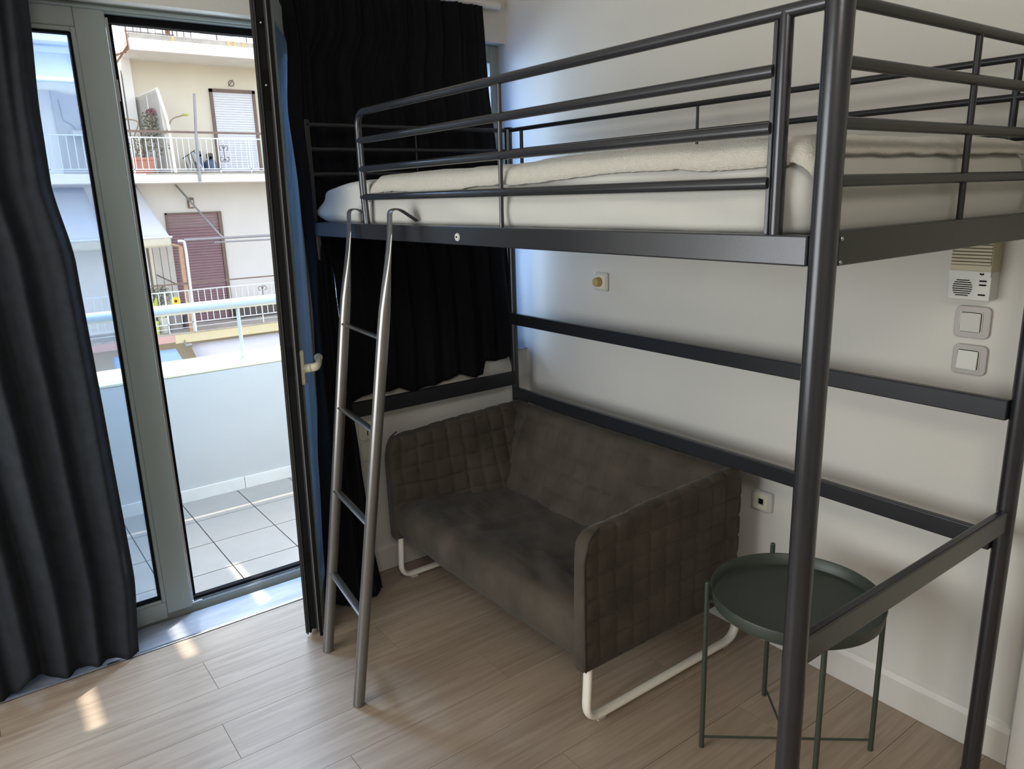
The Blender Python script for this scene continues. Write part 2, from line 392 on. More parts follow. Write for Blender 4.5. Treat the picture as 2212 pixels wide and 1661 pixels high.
# threshold
struct(link('trim_1', B(-.25, -.082, DY0, DY1+.03, -.03, .001), M['marble']), 'pale grey marble threshold of the balcony door', 'trim')
struct(link('trim_2', B(-.082, -.066, DY0-.1, DY1+.05, -.01, .004), M['alu'], bevel=.0015), 'aluminium strip between marble threshold and laminate', 'trim')

# high window (mostly behind the curtain)
wn = sthing('window_1', 'grey aluminium high window behind the black curtain', 'window', (-.25, -.33, .87))
wx0, wx1 = -.29, -.235
f = MB().box(wx0, wx1, .085, YB-.004, .87, 2.225).box(wx0, wx1, -.80, -.735, .87, 2.225).box(wx0, wx1, -.735, .085, 2.15, 2.225).box(wx0, wx1, -.735, .085, .87, .935).box(wx0, wx1, -.38, -.30, .935, 2.15)
link('window_frame', f, M['frame'], wn, bevel=.003)
link('pane', B(-.268, -.262, -.735, -.38, .935, 2.15), M['glass'], wn)
link('pane', B(-.268, -.262, -.30, .085, .935, 2.15), M['glass'], wn)
struct(link('trim_3', B(-.285, -.079, -.80, YB, .868, .876), M['marble'], bevel=.002), 'window sill slab under the high window', 'trim')

# balcony door: outer frame, closed leaf
FX0, FX1 = -.315, -.25
jf = sthing('door_1', 'grey-green aluminium balcony door frame with its closed glazed leaf', 'door', (-.28, -1.65, 0))
f = MB().box(FX0, FX1, DY0, DY1+.03, 2.20, 2.30).box(FX0, FX1-.02, DY0, DY1+.03, -.01, .028).box(FX0, FX1-.005, DY1-.02, DY1+.045, 0, 2.20).box(FX0, FX1, DY0-.04, DY0+.04, 0, 2.2)
link('door_frame', f, M['frame'], jf, bevel=.003)
link('gasket', MB().box(-.313, -.272, -1.475, DY1, 2.176, 2.201).box(-.313, -.285, -1.475, DY1, .028, .046), M['black_seal'], jf, bevel=.002)
link('track', MB().box(-.284, -.276, -1.46, DY1, .026, .036).box(-.270, -.266, -1.46, DY1, .026, .032), M['alu'], jf)
link('weather_strip', T([(-.243, DY0+.05, 2.212), (-.243, DY1, 2.212)], .006), M['frame'], jf)
# closed leaf: stiles and rails
CX0, CX1 = -.30, -.245
cf = MB().box(CX0, CX1, -1.545, -1.452, .03, 2.225).box(CX0, CX1, DY0+.01, DY0+.10, .03, 2.225).box(CX0, CX1, DY0+.10, -1.545, 2.147, 2.225).box(CX0, CX1, DY0+.10, -1.545, .012, .085)
link('leaf_frame', cf, M['frame'], jf, bevel=.004)
link('glazing_bead', MB().box(CX1-.004, CX1+.006, -1.560, -1.545, .085, 2.147).box(CX1-.004, CX1+.006, DY0+.1, -1.56, 2.132, 2.147).box(CX1-.004, CX1+.006, DY0+.1, -1.56, .085, .10), M['frame'], jf, bevel=.004)
link('glass_seal', MB().box(-.268, -.242, -1.568, -1.560, .1, 2.132).box(-.268, -.242, DY0+.1, -1.56, 2.124, 2.132).box(-.268, -.242, DY0+.1, -1.56, .10, .107), M['black_seal'], jf)
link('pane', B(-.278, -.272, DY0+.10, -1.55, .09, 2.14), M['glass'], jf)
link('edge_profile', MB().box(-.312, -.268, -1.452, -1.440, .03, 2.19), M['alu'], jf)
link('edge_seal', MB().box(-.318, -.300, -1.440, -1.424, .03, 2.18), M['black_seal'], jf, bevel=.002)
link('strike_plate', MB().box(-.296, -.286, -1.440, -1.432, 1.93, 2.00), M['alu'], jf)
link('floor_bolt', MB().tube([(-.262, -1.45, .034), (-.262, -1.41, .034)], .006, 10), M['alu'], jf)

# open leaf
E2 = Vector((.887, -.461, 0)).normalized(); N2 = Vector((.461, .887, 0)).normalized()
LA = Vector((.21, -1.16, 0)); TILT = .0165
def LP(s, n, z):     # s: distance from the free edge towards the hinge, n: towards the room face
    return LA-E2*s+N2*(n+TILT*z)+Vector((0, 0, z))
def lbox(mb, s0, s1, n0, n1, z0, z1):
    vs = [LP(s, n, z) for z in (z0, z1) for (s, n) in ((s0, n0), (s1, n0), (s1, n1), (s0, n1))]
    return mb.add(vs, [(0,3,2,1),(4,5,6,7),(0,1,5,4),(1,2,6,5),(2,3,7,6),(3,0,4,7)])
ol = thing('balcony_door_leaf', 'open glazed balcony door leaf with cream handle, swung into the room', 'door leaf', LP(.54, .025, 0))
LZ0, LZ1 = .028, 2.24
m = MB(); TH = .052
lbox(m, .004, .085, .004, TH, LZ0, LZ1); lbox(m, .465, .545, .004, TH, LZ0, LZ1); lbox(m, .085, .465, .004, TH, LZ1-.085, LZ1); lbox(m, .085, .465, .004, TH, LZ0, LZ0+.085)
link('leaf_frame', m, M['frame'], ol, bevel=.003)
m = MB(); lbox(m, -.001, .0045, .003, .0525, LZ0+.002, LZ1+.001)
link('edge_groove', m, M['black_seal'], ol)
m = MB(); lbox(m, -.002, .004, -.004, .004, LZ0-.012, LZ1); lbox(m, -.004, .004, .006, .011, LZ0-.010, LZ1); lbox(m, -.002, .004, .036, .0395, LZ0, LZ1)
link('edge_rib', m, M['edge'], ol)
m = MB(); lbox(m, -.005, .006, .041, .0455, LZ0-.004, LZ1)
link('edge_strip', m, M['edge_alu'], ol)
m = MB(); lbox(m, -.006, .008, .047, .056, LZ0-.028, LZ1); lbox(m, .002, .006, .0, .005, LZ0-.02, LZ1); lbox(m, .002, .54, .010, .016, LZ0-.014, LZ0)
link('edge_seal', m, M['black_seal'], ol)
m = MB(); lbox(m, .085, .090, .046, .0535, LZ0+.085, LZ1-.085); lbox(m, .460, .465, .046, .0535, LZ0+.085, LZ1-.085); lbox(m, .09, .46, .046, .0535, LZ1-.097, LZ1-.085); lbox(m, .09, .46, .046, .0535, LZ0+.085, LZ0+.097)
link('glazing_bead', m, M['frame'], ol)
m = MB(); lbox(m, .088, .462, .045, .050, LZ0+.09, LZ1-.09)
link('pane', m, M['glassleaf'], ol)
for z0, z1 in ((2.10, 2.13), (1.0, 1.10), (.30, .34), (1.86, 1.98)):
    m = MB(); lbox(m, -.003, .004, .015, .033, z0, z1); link('lock_case', m, M['black'], ol)
for z in (2.115, 1.935):
    m = MB(); m.sphere(LP(-.003, .025, z), .004, 8, 6); link('lock_screw', m, M['alu'], ol)
# handle
m = MB()
pp = rrect(-.014, .014, -.062, .062, .013); n_ = len(pp)
vs = [LP(.035+a, .053, 1.02+b) for a, b in pp]+[LP(.035+a, .066, 1.02+b) for a, b in pp]
m.add(vs, [tuple(range(n_)), tuple(reversed(range(n_, 2*n_)))]+[(i, i+n_, (i+1) % n_+n_, (i+1) % n_) for i in range(n_)])
h = link('door_handle', m, M['cream_plastic'], ol, bevel=.003)
m = MB(); m.tube([LP(.035, .060, 1.015), LP(.035, .085, 1.018)], .016, 16)
m.tube(fillet([LP(.035, .078, 1.018), LP(.035, .108, 1.02), LP(.075, .112, 1.028), LP(.145, .104, 1.030)], .02), .0150, 14, up=(0, 0, 1), r2=.011)
m.sphere(LP(.145, .104, 1.030), .0155, 12, 8)
link('lever', m, M['cream_plastic'], h)

# ================================================================== WALL FITTINGS
def rocker(name, lab, x0, x1, z0, z1, tilt, up):
    t = thing(name, lab, 'light switch', ((x0+x1)/2, YB, z0), 'square light switches under the intercom')
    m = MB(); plate_y(m, x0, x1, z0, z1, YB-.009, YB, .014); link('surround', m, M['switch_frame'], t, bevel=.002)
    cx, cz = (x0+x1)/2-.003, (z0+z1)/2+.0
    m = MB(); plate_y(m, cx-.029, cx+.029, cz-.029, cz+.029, YB-.0115, YB-.008, .006); link('inner_frame', m, M['switch'], t, bevel=.001)
    m = MB(); plate_y(m, cx-.0265, cx+.0265, cz-.0265, cz+.0265, YB-.0122, YB-.009, .005); link('shadow_gap', m, M['black'], t)
    m = MB(); a, b = cx-.026, cx+.025; zz0, zz1 = cz-.026, cz+.025
    y0 = YB-.017 if up else YB-.013; y1 = YB-.013 if up else YB-.017
    m.add([(a, y0, zz1), (b, y0, zz1), (b, y1, zz0), (a, y1, zz0), (a, YB-.009, zz1), (b, YB-.009, zz1), (b, YB-.009, zz0), (a, YB-.009, zz0)],
          [(0,1,2,3), (4,7,6,5), (0,4,5,1), (1,5,6,2), (2,6,7,3), (3,7,4,0)])
    link('rocker', m, M['switch'], t, bevel=.002)
rocker('light_switch', 'square white light switch directly below the intercom', 1.806, 1.893, 1.178, 1.262, 0, True)
rocker('light_switch', 'lower square light switch, second below the intercom', 1.811, 1.895, 1.080, 1.160, 0, False)
M['rib_gap'] = mat('brown_rib_gap', (92, 84, 66), .7)
ic = thing('intercom', 'yellowed cream wall intercom with ribbed cover and speaker slots, two tone', 'intercom', (1.85, YB, 1.28))
m = MB(); plate_y(m, 1.797, 1.898, 1.283, 1.358, YB-.048, YB, .004); link('lower_housing', m, M['switch'], ic, bevel=.0015)
m = MB(); plate_y(m, 1.800, 1.898, 1.357, 1.475, YB-.055, YB, .003); link('upper_housing', m, M['beige_plastic'], ic, bevel=.0015)
link('rib_recess', B(1.802, 1.896, YB-.0556, YB-.0548, 1.372, 1.468), M['rib_gap'], ic)
m = MB(); plate_y(m, 1.797, 1.897, 1.343, 1.358, YB-.053, YB-.045, .002); link('brand_strip', m, M['switch'], ic)
for k in range(11):
    z = 1.374+k*.0085; link('rib', B(1.802, 1.896, YB-.0575, YB-.054, z, z+.0055), M['beige_plastic'], ic)
for k in range(8):
    z = 1.293+k*.0055; w = .024*math.sqrt(max(.2, 1-((k-3.5)/4.6)**2)); link('speaker_slot', B(1.832-w, 1.832+w, YB-.0488, YB-.047, z, z+.0024), M['black'], ic)
for k in range(9):
    z = 1.2905+k*.0055; link('groove', B(1.798, 1.862, YB-.0484, YB-.0478, z, z+.0006), M['switch_frame'], ic)
for z in (1.333, 1.323, 1.298):
    m = MB(); plate_y(m, 1.871, 1.888, z-.0018, z+.0018, YB-.0500, YB-.047, .0015); link('push_button', m, M['black'], ic)
link('emblem', MB().box(1.872, 1.8745, YB-.0536, YB-.0529, 1.3485, 1.3535).box(1.8755, 1.878, YB-.0536, YB-.0529, 1.3475, 1.3525).box(1.879, 1.8815, YB-.0536, YB-.0529, 1.3485, 1.3535).box(1.872, 1.8815, YB-.0536, YB-.0529, 1.3505, 1.352), M['black'], ic)
dm = thing('dimmer_switch', 'small square dimmer with a yellowed round knob on the long wall', 'dimmer switch', (.436, YB, 1.19))
m = MB(); plate_y(m, .396, .476, 1.187, 1.262, YB-.010, YB, .010); link('surround', m, M['switch'], dm, bevel=.002)
m = MB(); plate_y(m, .406, .464, 1.195, 1.253, YB-.0125, YB-.009, .004); link('cover', m, M['cream_plastic'], dm, bevel=.001)
m = MB().lathe((.430, YB-.012, 1.224), [(0, -.024), (.0165, -.024), (.0185, -.020), (.0195, 0)], 24, 'y'); link('knob', m, M['yellow_knob'], dm)
sk = thing('wall_socket', 'white data socket with black square port beside the sofa armrest', 'socket', (1.25, YB, .49))
m = MB(); plate_y(m, 1.213, 1.290, .490, .560, YB-.018, YB, .008); link('surround', m, M['switch'], sk, bevel=.002)
m = MB(); plate_y(m, 1.222, 1.276, .498, .552, YB-.022, YB-.017, .003); link('cover', m, M['cream_plastic'], sk, bevel=.001)
link('port', B(1.243, 1.262, YB-.0226, YB-.021, .516, .536), M['black'], sk)
link('port_rim', MB().box(1.239, 1.243, YB-.0235, YB-.021, .512, .540).box(1.262, 1.266, YB-.0235, YB-.021, .512, .540).box(1.243, 1.262, YB-.0235, YB-.021, .536, .540).box(1.243, 1.262, YB-.0235, YB-.021, .512, .516), M['switch'], sk)
for z0, lab in ((.605, 'upper cream wall plate with a dark slot behind the ladder'), (.515, 'lower blank cream wall plate behind the ladder')):
    t = thing('socket_plate', lab, 'socket', (-.085, -.72, z0), 'wall plates behind the ladder')
    m = MB(); plate_x(m, -.755, -.680, z0, z0+.078, -.085, -.077, .014); link('surround', m, M['cream_plastic'], t, bevel=.002)
    m = MB(); plate_x(m, -.745, -.690, z0+.010, z0+.068, -.0785, -.0735, .010); link('cover', m, M['cream_plastic'], t, bevel=.001)
    if z0 > .6: link('slot', B(-.0745, -.0728, -.722, -.718, z0+.02, z0+.058), M['black'], t)
tag(link('curtain_rod', MB().tube([(-.145, -2.6, 2.365), (-.145, .078, 2.365)], .0165, 20), M['base']), 'white round curtain rod along the window wall', 'curtain rod')

# ================================================================== CURTAINS
def interp(rows, z):
    rows = sorted(rows, key=lambda r: -r[0])
    if z >= rows[0][0]: return rows[0][1:]
    for a, b in zip(rows, rows[1:]):
        if b[0] <= z <= a[0]:
            t = (a[0]-z)/(a[0]-b[0]) if a[0] > b[0] else 0; t = t*t*(3-2*t)*.5+t*.5
            return tuple(x+(y-x)*t for x, y in zip(a[1:], b[1:]))
    return rows[-1][1:]
def curtain(name, lab, rows, ztop, zbot, folds, amp, seed, material, nz=90, ns=240, bulge=None, group=None, hem=.06):
    """rows: (z, xL, yL, xR, yR); zbot: function of s"""
    rr = random.Random(seed)
    ph = [rr.uniform(0, 6.28) for _ in range(6)]; fr = [folds*rr.uniform(.85, 1.15), folds*rr.uniform(1.7, 2.1), folds*rr.uniform(.4, .6)]
    g = []
    for i in range(nz+1):
        t = i/nz; row = []
        for j in range(ns+1):
            s = j/ns
            zb = zbot(s); z = ztop+(zb-ztop)*t
            xL, yL, xR, yR = interp(rows, z)
            x = xL+(xR-xL)*s; y = yL+(yR-yL)*s
            nx, ny = (yR-yL), -(xR-xL); l = math.hypot(nx, ny) or 1; nx /= l; ny /= l
            ee = min(1, s*12, (1-s)*12)
            wob = .35*math.sin(t*3+ph[3])
            w = math.sin(2*math.pi*(fr[0]*s)+ph[0]+wob)+.45*math.sin(2*math.pi*fr[1]*s+ph[1]+t*2)*(1-.5*t)+.5*math.sin(2*math.pi*fr[2]*s+ph[2]-t*1.4)
            w += .9*math.sin(2*math.pi*folds*3.1*s+ph[4])*max(0, 1-t*3.2)*.8
            a = amp*(.55+.45*min(1, t*2.2))*(.35+.65*ee)
            w += .5*noise.noise(Vector((s*folds*.7, t*5, seed)))
            o = a*w*.6
            along = .25*a*math.sin(2*math.pi*fr[0]*s*2+ph[0])*ee
            if bulge: x += bulge(s, z)
            row.append((x+nx*o, y+ny*o, z))
        g.append(row)
    m = MB().grid(g)
    o = link(name, m, material, solid=.003, recalc=False, smooth_angle=180)
    tag(o, lab, 'curtain', group)
    return o
c1 = curtain('curtain', 'charcoal floor-length curtain at the far left, covering half the closed door leaf',
    [(2.35, -.13, -2.75, -.10, -1.66), (2.18, -.12, -2.75, -.10, -1.680), (1.86, -.11, -2.7, -.09, -1.700), (1.65, -.1, -2.7, -.09, -1.703), (1.42, -.1, -2.7, -.09, -1.672), (.81, -.10, -2.6, -.085, -1.665), (.30, -.10, -2.55, -.085, -1.658), (.0, -.05, -2.5, -.075, -1.685)],
    2.35, lambda s: .010+.012*(.5+.5*math.sin(s*17+1))+(.05*math.exp(-((s-.60)/.045)**2)), 9, .036, 11, M['curtain_side'])
c2 = curtain('curtain', 'narrow black curtain bunched between the open door leaf and the bed ladder',
    [(2.35, -.06, -.93, -.12, -.800), (2.11, -.035, -.915, -.11, -.812), (1.88, .045, -.965, -.09, -.825), (1.64, .01, -.94, -.07, -.835), (1.3, -.03, -.925, .00, -.842), (1.15, -.035, -.925, .02, -.846), (.87, -.015, -.945, .04, -.835), (.60, .04, -.985, .05, -.815), (.22, .07, -1.01, .06, -.795), (.0, .09, -1.03, .10, -.785)],
    2.35, lambda s: .012+.018*math.sin(s*9)**2, 3.6, .026, 5, M['curtain'], ns=160,
    bulge=lambda s, z: (.045*math.sin(math.pi*s) if z < 1.3 else .045*math.sin(math.pi*s)*max(0, min(1, (1.465-z)/.10))))
def c3b(s):
    y = -.82+(.067+.82)*s
    b = .795+.012*math.sin(y*17)+.006*math.sin(y*41)
    if y > -.13: b += .062*min(1, (y+.13)/.012)
    if y > .005: b -= .066*min(1, (y-.005)/.012)
    return b
c3 = curtain('curtain', 'short black curtain over the high window, ending above the sill wall',
    [(2.348, -.115, -.815, -.115, -.026), (2.2, -.115, -.82, -.113, -.020), (2.05, -.12, -.90, -.11, -.014), (1.76, -.12, -.90, -.10, .012), (1.5, -.10, -.86, -.09, .03), (1.3, -.09, -.80, -.085, .044), (1.0, -.07, -.80, -.068, .060), (.79, -.058, -.815, -.056, .066)],
    2.348, c3b, 10, .020, 3, M['curtain'], ns=300)

# ================================================================== LOFT BED
L = 2.03; WD = .893; ZB0, ZB1 = 1.4555, 1.5045
H = (1.844, 1.7602, 1.6731, 1.587)
bed = thing('loft_bed', 'dark grey tubular steel loft bed with guard rails, over the sofa', 'bed', (L/2, -WD/2, 0))
link('post', T([(L, -WD, 0), (L, -WD, 1.862)], .0215, 28), M['metal'], bed)
link('post', T([(L, 0, 0), (L, 0, 1.858)], .0215, 28), M['metal'], bed)
link('post', T([(0, 0, 0), (0, 0, 1.852)], .0165, 24), M['metal'], bed)
link('post', T([(0, -WD, 0), (0, -WD, 1.455)], .0150, 24), M['metal'], bed)
link('post', B(-.008, .008, -WD-.011, -WD+.008, 1.44, 1.862), M['metal_dark'], bed, bevel=.002)
link('bolt_hole', T([(.0075, -WD, 1.846), (.0088, -WD, 1.846)], .0035, 12), M['black'], bed)
link('post_cap', MB().lathe((0, 0, 1.852), [(.0, .004), (.018, .004), (.020, 0), (.018, -.003)], 24), M['black_seal'], bed)
for (x, y, z) in ((L, -WD, 1.862), (L, 0, 1.858)):
    link('post_cap', MB().lathe((x, y, z), [(.0, .006), (.018, .005), (.0225, 0), (.0215, -.004)], 24), M['black_seal'], bed)
for (x, y, r) in ((L, -WD, .0225), (L, 0, .0225), (0, 0, .0175), (0, -WD, .016)):
    link('foot_cap', T([(x, y, 0), (x, y, .02)], r, 24), M['black_seal'], bed)
link('side_beam', B(0.0, L-.020, -WD-.014, -WD+.014, ZB0, ZB1), M['metal'], bed, bevel=.003)
link('side_beam', B(.016, L-.020, -.014, .014, ZB0, ZB1), M['metal'], bed, bevel=.003)
link('end_beam', B(L-.012, L+.014, -WD+.018, -.018, ZB0, ZB1+.006), M['metal_dark'], bed, bevel=.003)
link('end_beam', B(-.012, .012, -WD+.014, -.014, ZB0, ZB1), M['metal_dark'], bed, bevel=.003)
for y, z in ((-WD+.024, ZB1-.006), (-WD+.024, ZB0+.006)):
    link('bolt', MB().sphere((L+.015, y, z), .004, 10, 6), M['alu'], bed)
link('badge', MB().lathe((.985, -WD-.014, 1.476), [(0, -.0030), (.0095, -.0030), (.011, 0)], 20, 'y'), M['switch'], bed)
link('badge_screw', MB().lathe((.985, -WD-.017, 1.4765), [(0, -.001), (.003, -.001), (.003, 0)], 10, 'y'), M['black'], bed)
# front guard: four rails, curved end by the ladder
gx = .413; gy = -WD
pts = [(gx+.012, gy, ZB1-.002), (gx, gy, 1.62), (gx-.002, gy, H[0]-.045)]
pts = [Vector(p) for p in pts]+arc((gx+.043, gy, H[0]-.045), .045, math.pi, math.pi/2, (1,0,0), (0,0,1), 8)+[Vector((L-.018, gy, H[0]))]
link('guard_top_rail', T(pts, .0108, 18, up=(0,1,0)), M['metal'], bed)
for h in H[1:]:
    link('guard_rail', T([(gx-.004, gy, h), (1.925, gy, h)], .0105, 18), M['metal'], bed)
link('guard_upright', T([(gx+.018, gy, ZB1-.001), (gx+.010, gy, H[1])], .0062, 12), M['metal'], bed)
link('guard_upright', T([(1.168, gy, ZB1-.001), (1.174, gy, H[0])], .0056, 12), M['metal'], bed)
link('guard_upright', T([(1.942, gy, ZB1-.001), (1.942, gy, H[0])], .0112, 18), M['metal'], bed)
link('guard_upright', B(1.921, 1.929, gy-.004, gy+.004, ZB1-.012, H[0]-.004), M['metal'], bed, bevel=.0015)
# end guard by the wall of switches
for h in H:
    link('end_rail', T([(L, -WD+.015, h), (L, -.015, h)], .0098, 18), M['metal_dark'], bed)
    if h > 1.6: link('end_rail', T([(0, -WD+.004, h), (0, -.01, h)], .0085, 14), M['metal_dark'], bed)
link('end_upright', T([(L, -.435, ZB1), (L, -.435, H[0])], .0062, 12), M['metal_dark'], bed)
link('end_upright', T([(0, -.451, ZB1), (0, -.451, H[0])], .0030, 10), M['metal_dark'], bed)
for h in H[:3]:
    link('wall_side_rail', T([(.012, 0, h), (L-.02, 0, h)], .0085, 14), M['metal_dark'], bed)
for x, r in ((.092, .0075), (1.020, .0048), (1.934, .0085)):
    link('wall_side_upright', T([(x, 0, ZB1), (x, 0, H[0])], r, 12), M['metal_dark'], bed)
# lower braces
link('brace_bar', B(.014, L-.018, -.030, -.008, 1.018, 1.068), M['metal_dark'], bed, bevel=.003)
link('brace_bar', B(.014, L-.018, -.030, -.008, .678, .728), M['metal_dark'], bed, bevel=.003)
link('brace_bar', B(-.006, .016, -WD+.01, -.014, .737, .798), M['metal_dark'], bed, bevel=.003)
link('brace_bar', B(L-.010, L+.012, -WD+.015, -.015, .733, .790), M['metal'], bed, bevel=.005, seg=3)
for k in range(15):
    x = .08+k*.134; link('slat', B(x-.028, x+.028, -WD+.016, -.016, 1.489, 1.4995), M['metal_dark'], bed)

# mattress
def mattress():
    x0, x1, y0, y1, z0, z1 = .016, 1.996, -.872, -.020, 1.500, 1.640
    NX, NY = 150, 64
    mt = thing('mattress', 'mattress in a white fitted sheet with a cream fleece topper, on the loft bed', 'mattress', ((x0+x1)/2, (y0+y1)/2, z0))
    def loop(z, grow, k, ex):
        pts = []
        n = 420; cx, cy = (x0+x1)/2, (y0+y1)/2; a, b = (x1-x0)/2-grow, (y1-y0)/2-grow
        for i in range(n):
            t = 2*math.pi*i/n; c, s = math.cos(t), math.sin(t)
            e = 2/18
            # perimeter spaced evenly on rectangle
            per = 4*(a+b); d = i/n*per; 
            if d < 2*a: px, py = -a+d, -b
            elif d < 2*a+2*b: px, py = a, -b+(d-2*a)
            elif d < 4*a+2*b: px, py = a-(d-2*a-2*b), b
            else: px, py = -a, b-(d-4*a-2*b)
            r = .05
            qx = max(abs(px)-(a-r), 0); qy = max(abs(py)-(b-r), 0); q = math.hypot(qx, qy)
            if q > 1e-6 and qx > 0 and qy > 0:
                f = r/max(q, 1e-6) if q > r else 1
                px = math.copysign((a-r)+qx*f, px); py = math.copysign((b-r)+qy*f, py)
            pts.append((cx+px, cy+py, z))
        return pts
    rings = []
    prof = [(z0, .020), (z0+.004, .010)]
    for i in range(13): prof.append((z0+.010+(z1-z0-.045)*i/12, .004-.004*math.sin(math.pi*i/12)))
    for i in range(1, 9):
        a = math.pi/2*i/8; prof.append((z1-.035+.035*math.sin(a), .004+.035*(1-math.cos(a))))
    for g in (.07, .12, .18, .26, .34, .41): prof.append((z1+.001, g))
    vs = []
    for (z, g) in prof:
        for p in loop(z, g, 0, 0):
            x, y, zz = p
            nr = noise.noise(Vector((x*3.1, y*3.1, 4)))
            end = max(0, 1-(x-x0)/.42)
            # soft side folds that sweep diagonally near the head end
            fold = math.sin((x*5.5+zz*46+1.6*nr))*(.0025+.011*end)*min(1, (zz-z0)/.03)
            fold += .004*math.sin(x*14+zz*20+3*nr)*min(1, (zz-z0)/.03)
            sx = -1 if x < x0+.03+g else (1 if x > x1-.03-g else 0); sy = -1 if y < y0+.03+g else (1 if y > y1-.03-g else 0)
            if g < .05:
                x += sx*fold*.8; y += sy*fold
            bulge = .072*max(0, 1-(x-x0)/.10)*max(0, math.sin(math.pi*min(1, max(0, (zz-z0)/(z1-z0)))))**.6
            if x < x0+.12: x -= bulge
            zz += (zz-z0)/(z1-z0)*(.012*noise.noise(Vector((x*1.7, y*2.2, 1)))+.006*noise.noise(Vector((x*7, y*7, 2)))+.012*max(0, x-1.2)-.020*max(0, 1-(x-x0)/.25))
            vs.append((x, y, zz))
    n = 420; fs = []
    for i in range(len(prof)-1):
        for k in range(n):
            l = (k+1) % n; fs.append((i*n+k, i*n+l, (i+1)*n+l, (i+1)*n+k))
    fs.append(tuple((len(prof)-1)*n+k for k in range(n))); fs.append(tuple(reversed(range(n))))
    m = MB().add(vs, fs, True)
    link('fitted_sheet', m, M['sheet'], mt, smooth_angle=80)
    # fleece topper lying on top, rolled edge along the room side
    g = []
    NXT = 260; prof2 = []
    for j in range(40):
        u = j/39; prof2.append(u)
    for i in range(NXT+1):
        s = i/NXT; x = .43+(1.998-.43)*s; row = []
        drop = (.014 if s < .97 else .010)+.010*math.sin(s*2.3)+.010*noise.noise(Vector((s*6, 0, 9)))+.022*(1-s)*(1-s)
        for j in range(41):
            u = j/40; y = y0-.006+(y1-y0)*u
            zt = z1+.012+.012*max(0, x-1.2)+.010*noise.noise(Vector((x*2.4, y*3, 7)))+.004*noise.noise(Vector((x*16, y*16, 3)))
            if u < .06:
                a = u/.06*math.pi/2; yy = y0+.032-math.cos(a)*.040; z = zt-.020-drop*(1-math.sin(a))+.020*math.sin(a)
            else: yy = y; z = zt
            if s > .97: z -= .030*((s-.97)/.03)**2
            if s < .03: z -= .022*(1-s/.03)**2
            n1 = .0016*noise.noise(Vector((x*95, yy*95, z*95)))
            row.append((x+.004*noise.noise(Vector((0, y*9, 3))), yy+n1, z+n1))
        g.append(row)
    link('fleece_topper', MB().grid(g), M['fleece'], mt, smooth_angle=180, recalc=False, solid=.008)
    return mt
mattress()

# ================================================================== LADDER
ld = thing('bed_ladder', 'grey steel ladder with four rungs hooked on the bed beam', 'ladder', (.52, -1.158, 0))
RU = (.300, .600, .892, 1.176)
tops = (Vector((.353, -.924, 1.487)), Vector((.700, -.957, 1.487))); feet = (Vector((.344, -1.136, 0)), Vector((.692, -1.181, 0)))
rd = (tops[1]-tops[0]).normalized(); wd = (tops[0]-feet[0]).normalized()
for tp, ft in zip(tops, feet):
    n = 26; pts = []; ra = []; rb = []
    m = MB(); vs = []; seg = 20
    ax = rd; ay = wd.cross(rd).normalized()
    for i in range(n+1):
        t = i/n; p = ft+(tp-ft)*t
        k = max(0, (t-.82)/.18); k = k*k*(3-2*k)
        a = .0185*(1-k)+.0190*k; b = .0185*(1-k)+.0035*k
        for j in range(seg):
            an = 2*math.pi*j/seg; vs.append(p+ax*(a*math.cos(an))+ay*(b*math.sin(an)))
    fs = [(i*seg+j, i*seg+(j+1) % seg, (i+1)*seg+(j+1) % seg, (i+1)*seg+j) for i in range(n) for j in range(seg)]
    m.add(vs, fs, True); m.f.append(tuple(range(seg))); m.sm.append(False); m.mi.append(0)
    st = link('stile', m, M['ladder'], ld)
    link('foot_cap', MB().tube([ft+Vector((0, 0, .0)), ft+wd*.006], .0175, 18), M['metal_dark'], st)
    # flat hook going over the beam and back down
    hp = fillet([tp-wd*.012, tp+Vector((0, .004, .062)), tp+Vector((0, .034, .064)), tp+Vector((.012, .085, .028))], .016)
    link('hook', MB().tube(hp, .0195, 14, up=tuple(rd), r2=.0030), M['ladder'], st)
for z in RU:
    t = z/1.487; a = feet[0].lerp(tops[0], t); b = feet[1].lerp(tops[1], t)
    link('rung', T([a+rd*.012, b-rd*.012], .006, 16, up=(0, .2, 1), r2=.0155), M['ladder'], ld)

# ================================================================== SOFA
sofa = thing('sofa', 'dark brown quilted suede two-seat sofa with white tube legs, under the loft bed', 'sofa', (.64, -.33, 0))
SX0, SX1, SY0, SY1, SZ0, SZT = .028, 1.248, -.700, .005, .200, .672
def quilt(a, b, cell=.072, seed=0, depth=.0060):
    w = Vector((a*5, b*5, seed)); a2 = a+.010*noise.noise(w); b2 = b+.010*noise.noise(w+Vector((7, 3, 1)))
    da = abs((a2/cell) % 1-.5)*cell; da = cell/2-da; db = cell/2-abs((b2/cell) % 1-.5)*cell
    s = math.exp(-(da/.0045)**2)*(.55+.45*noise.noise(Vector((a*9, b*2, seed+4)))) + math.exp(-(db/.0045)**2)
    puff = .0030*(1-(1-min(1, da/(cell/2)))**2)*(1-(1-min(1, db/(cell/2)))**2)
    return puff-depth*min(1, s)+.003*noise.noise(Vector((a*11, b*11, seed)))
def sweep(name, prof_fn, n_long, n_prof, material, long_axis, smooth_angle=60):
    rows = [[prof_fn(i/n_long, j/n_prof) for j in range(n_prof+1)] for i in range(n_long+1)]
    m = MB().grid(rows, True)
    # caps
    base = 0; k = n_prof+1
    for i in (0, n_long):
        c = Vector((0, 0, 0))
        for p in rows[i]: c += Vector(p)
        c /= k; ci = len(m.v); m.v.append(tuple(c))
        for j in range(n_prof):
            m.f.append((i*k+j, i*k+j+1, ci)); m.sm.append(True); m.mi.append(0)
    return m
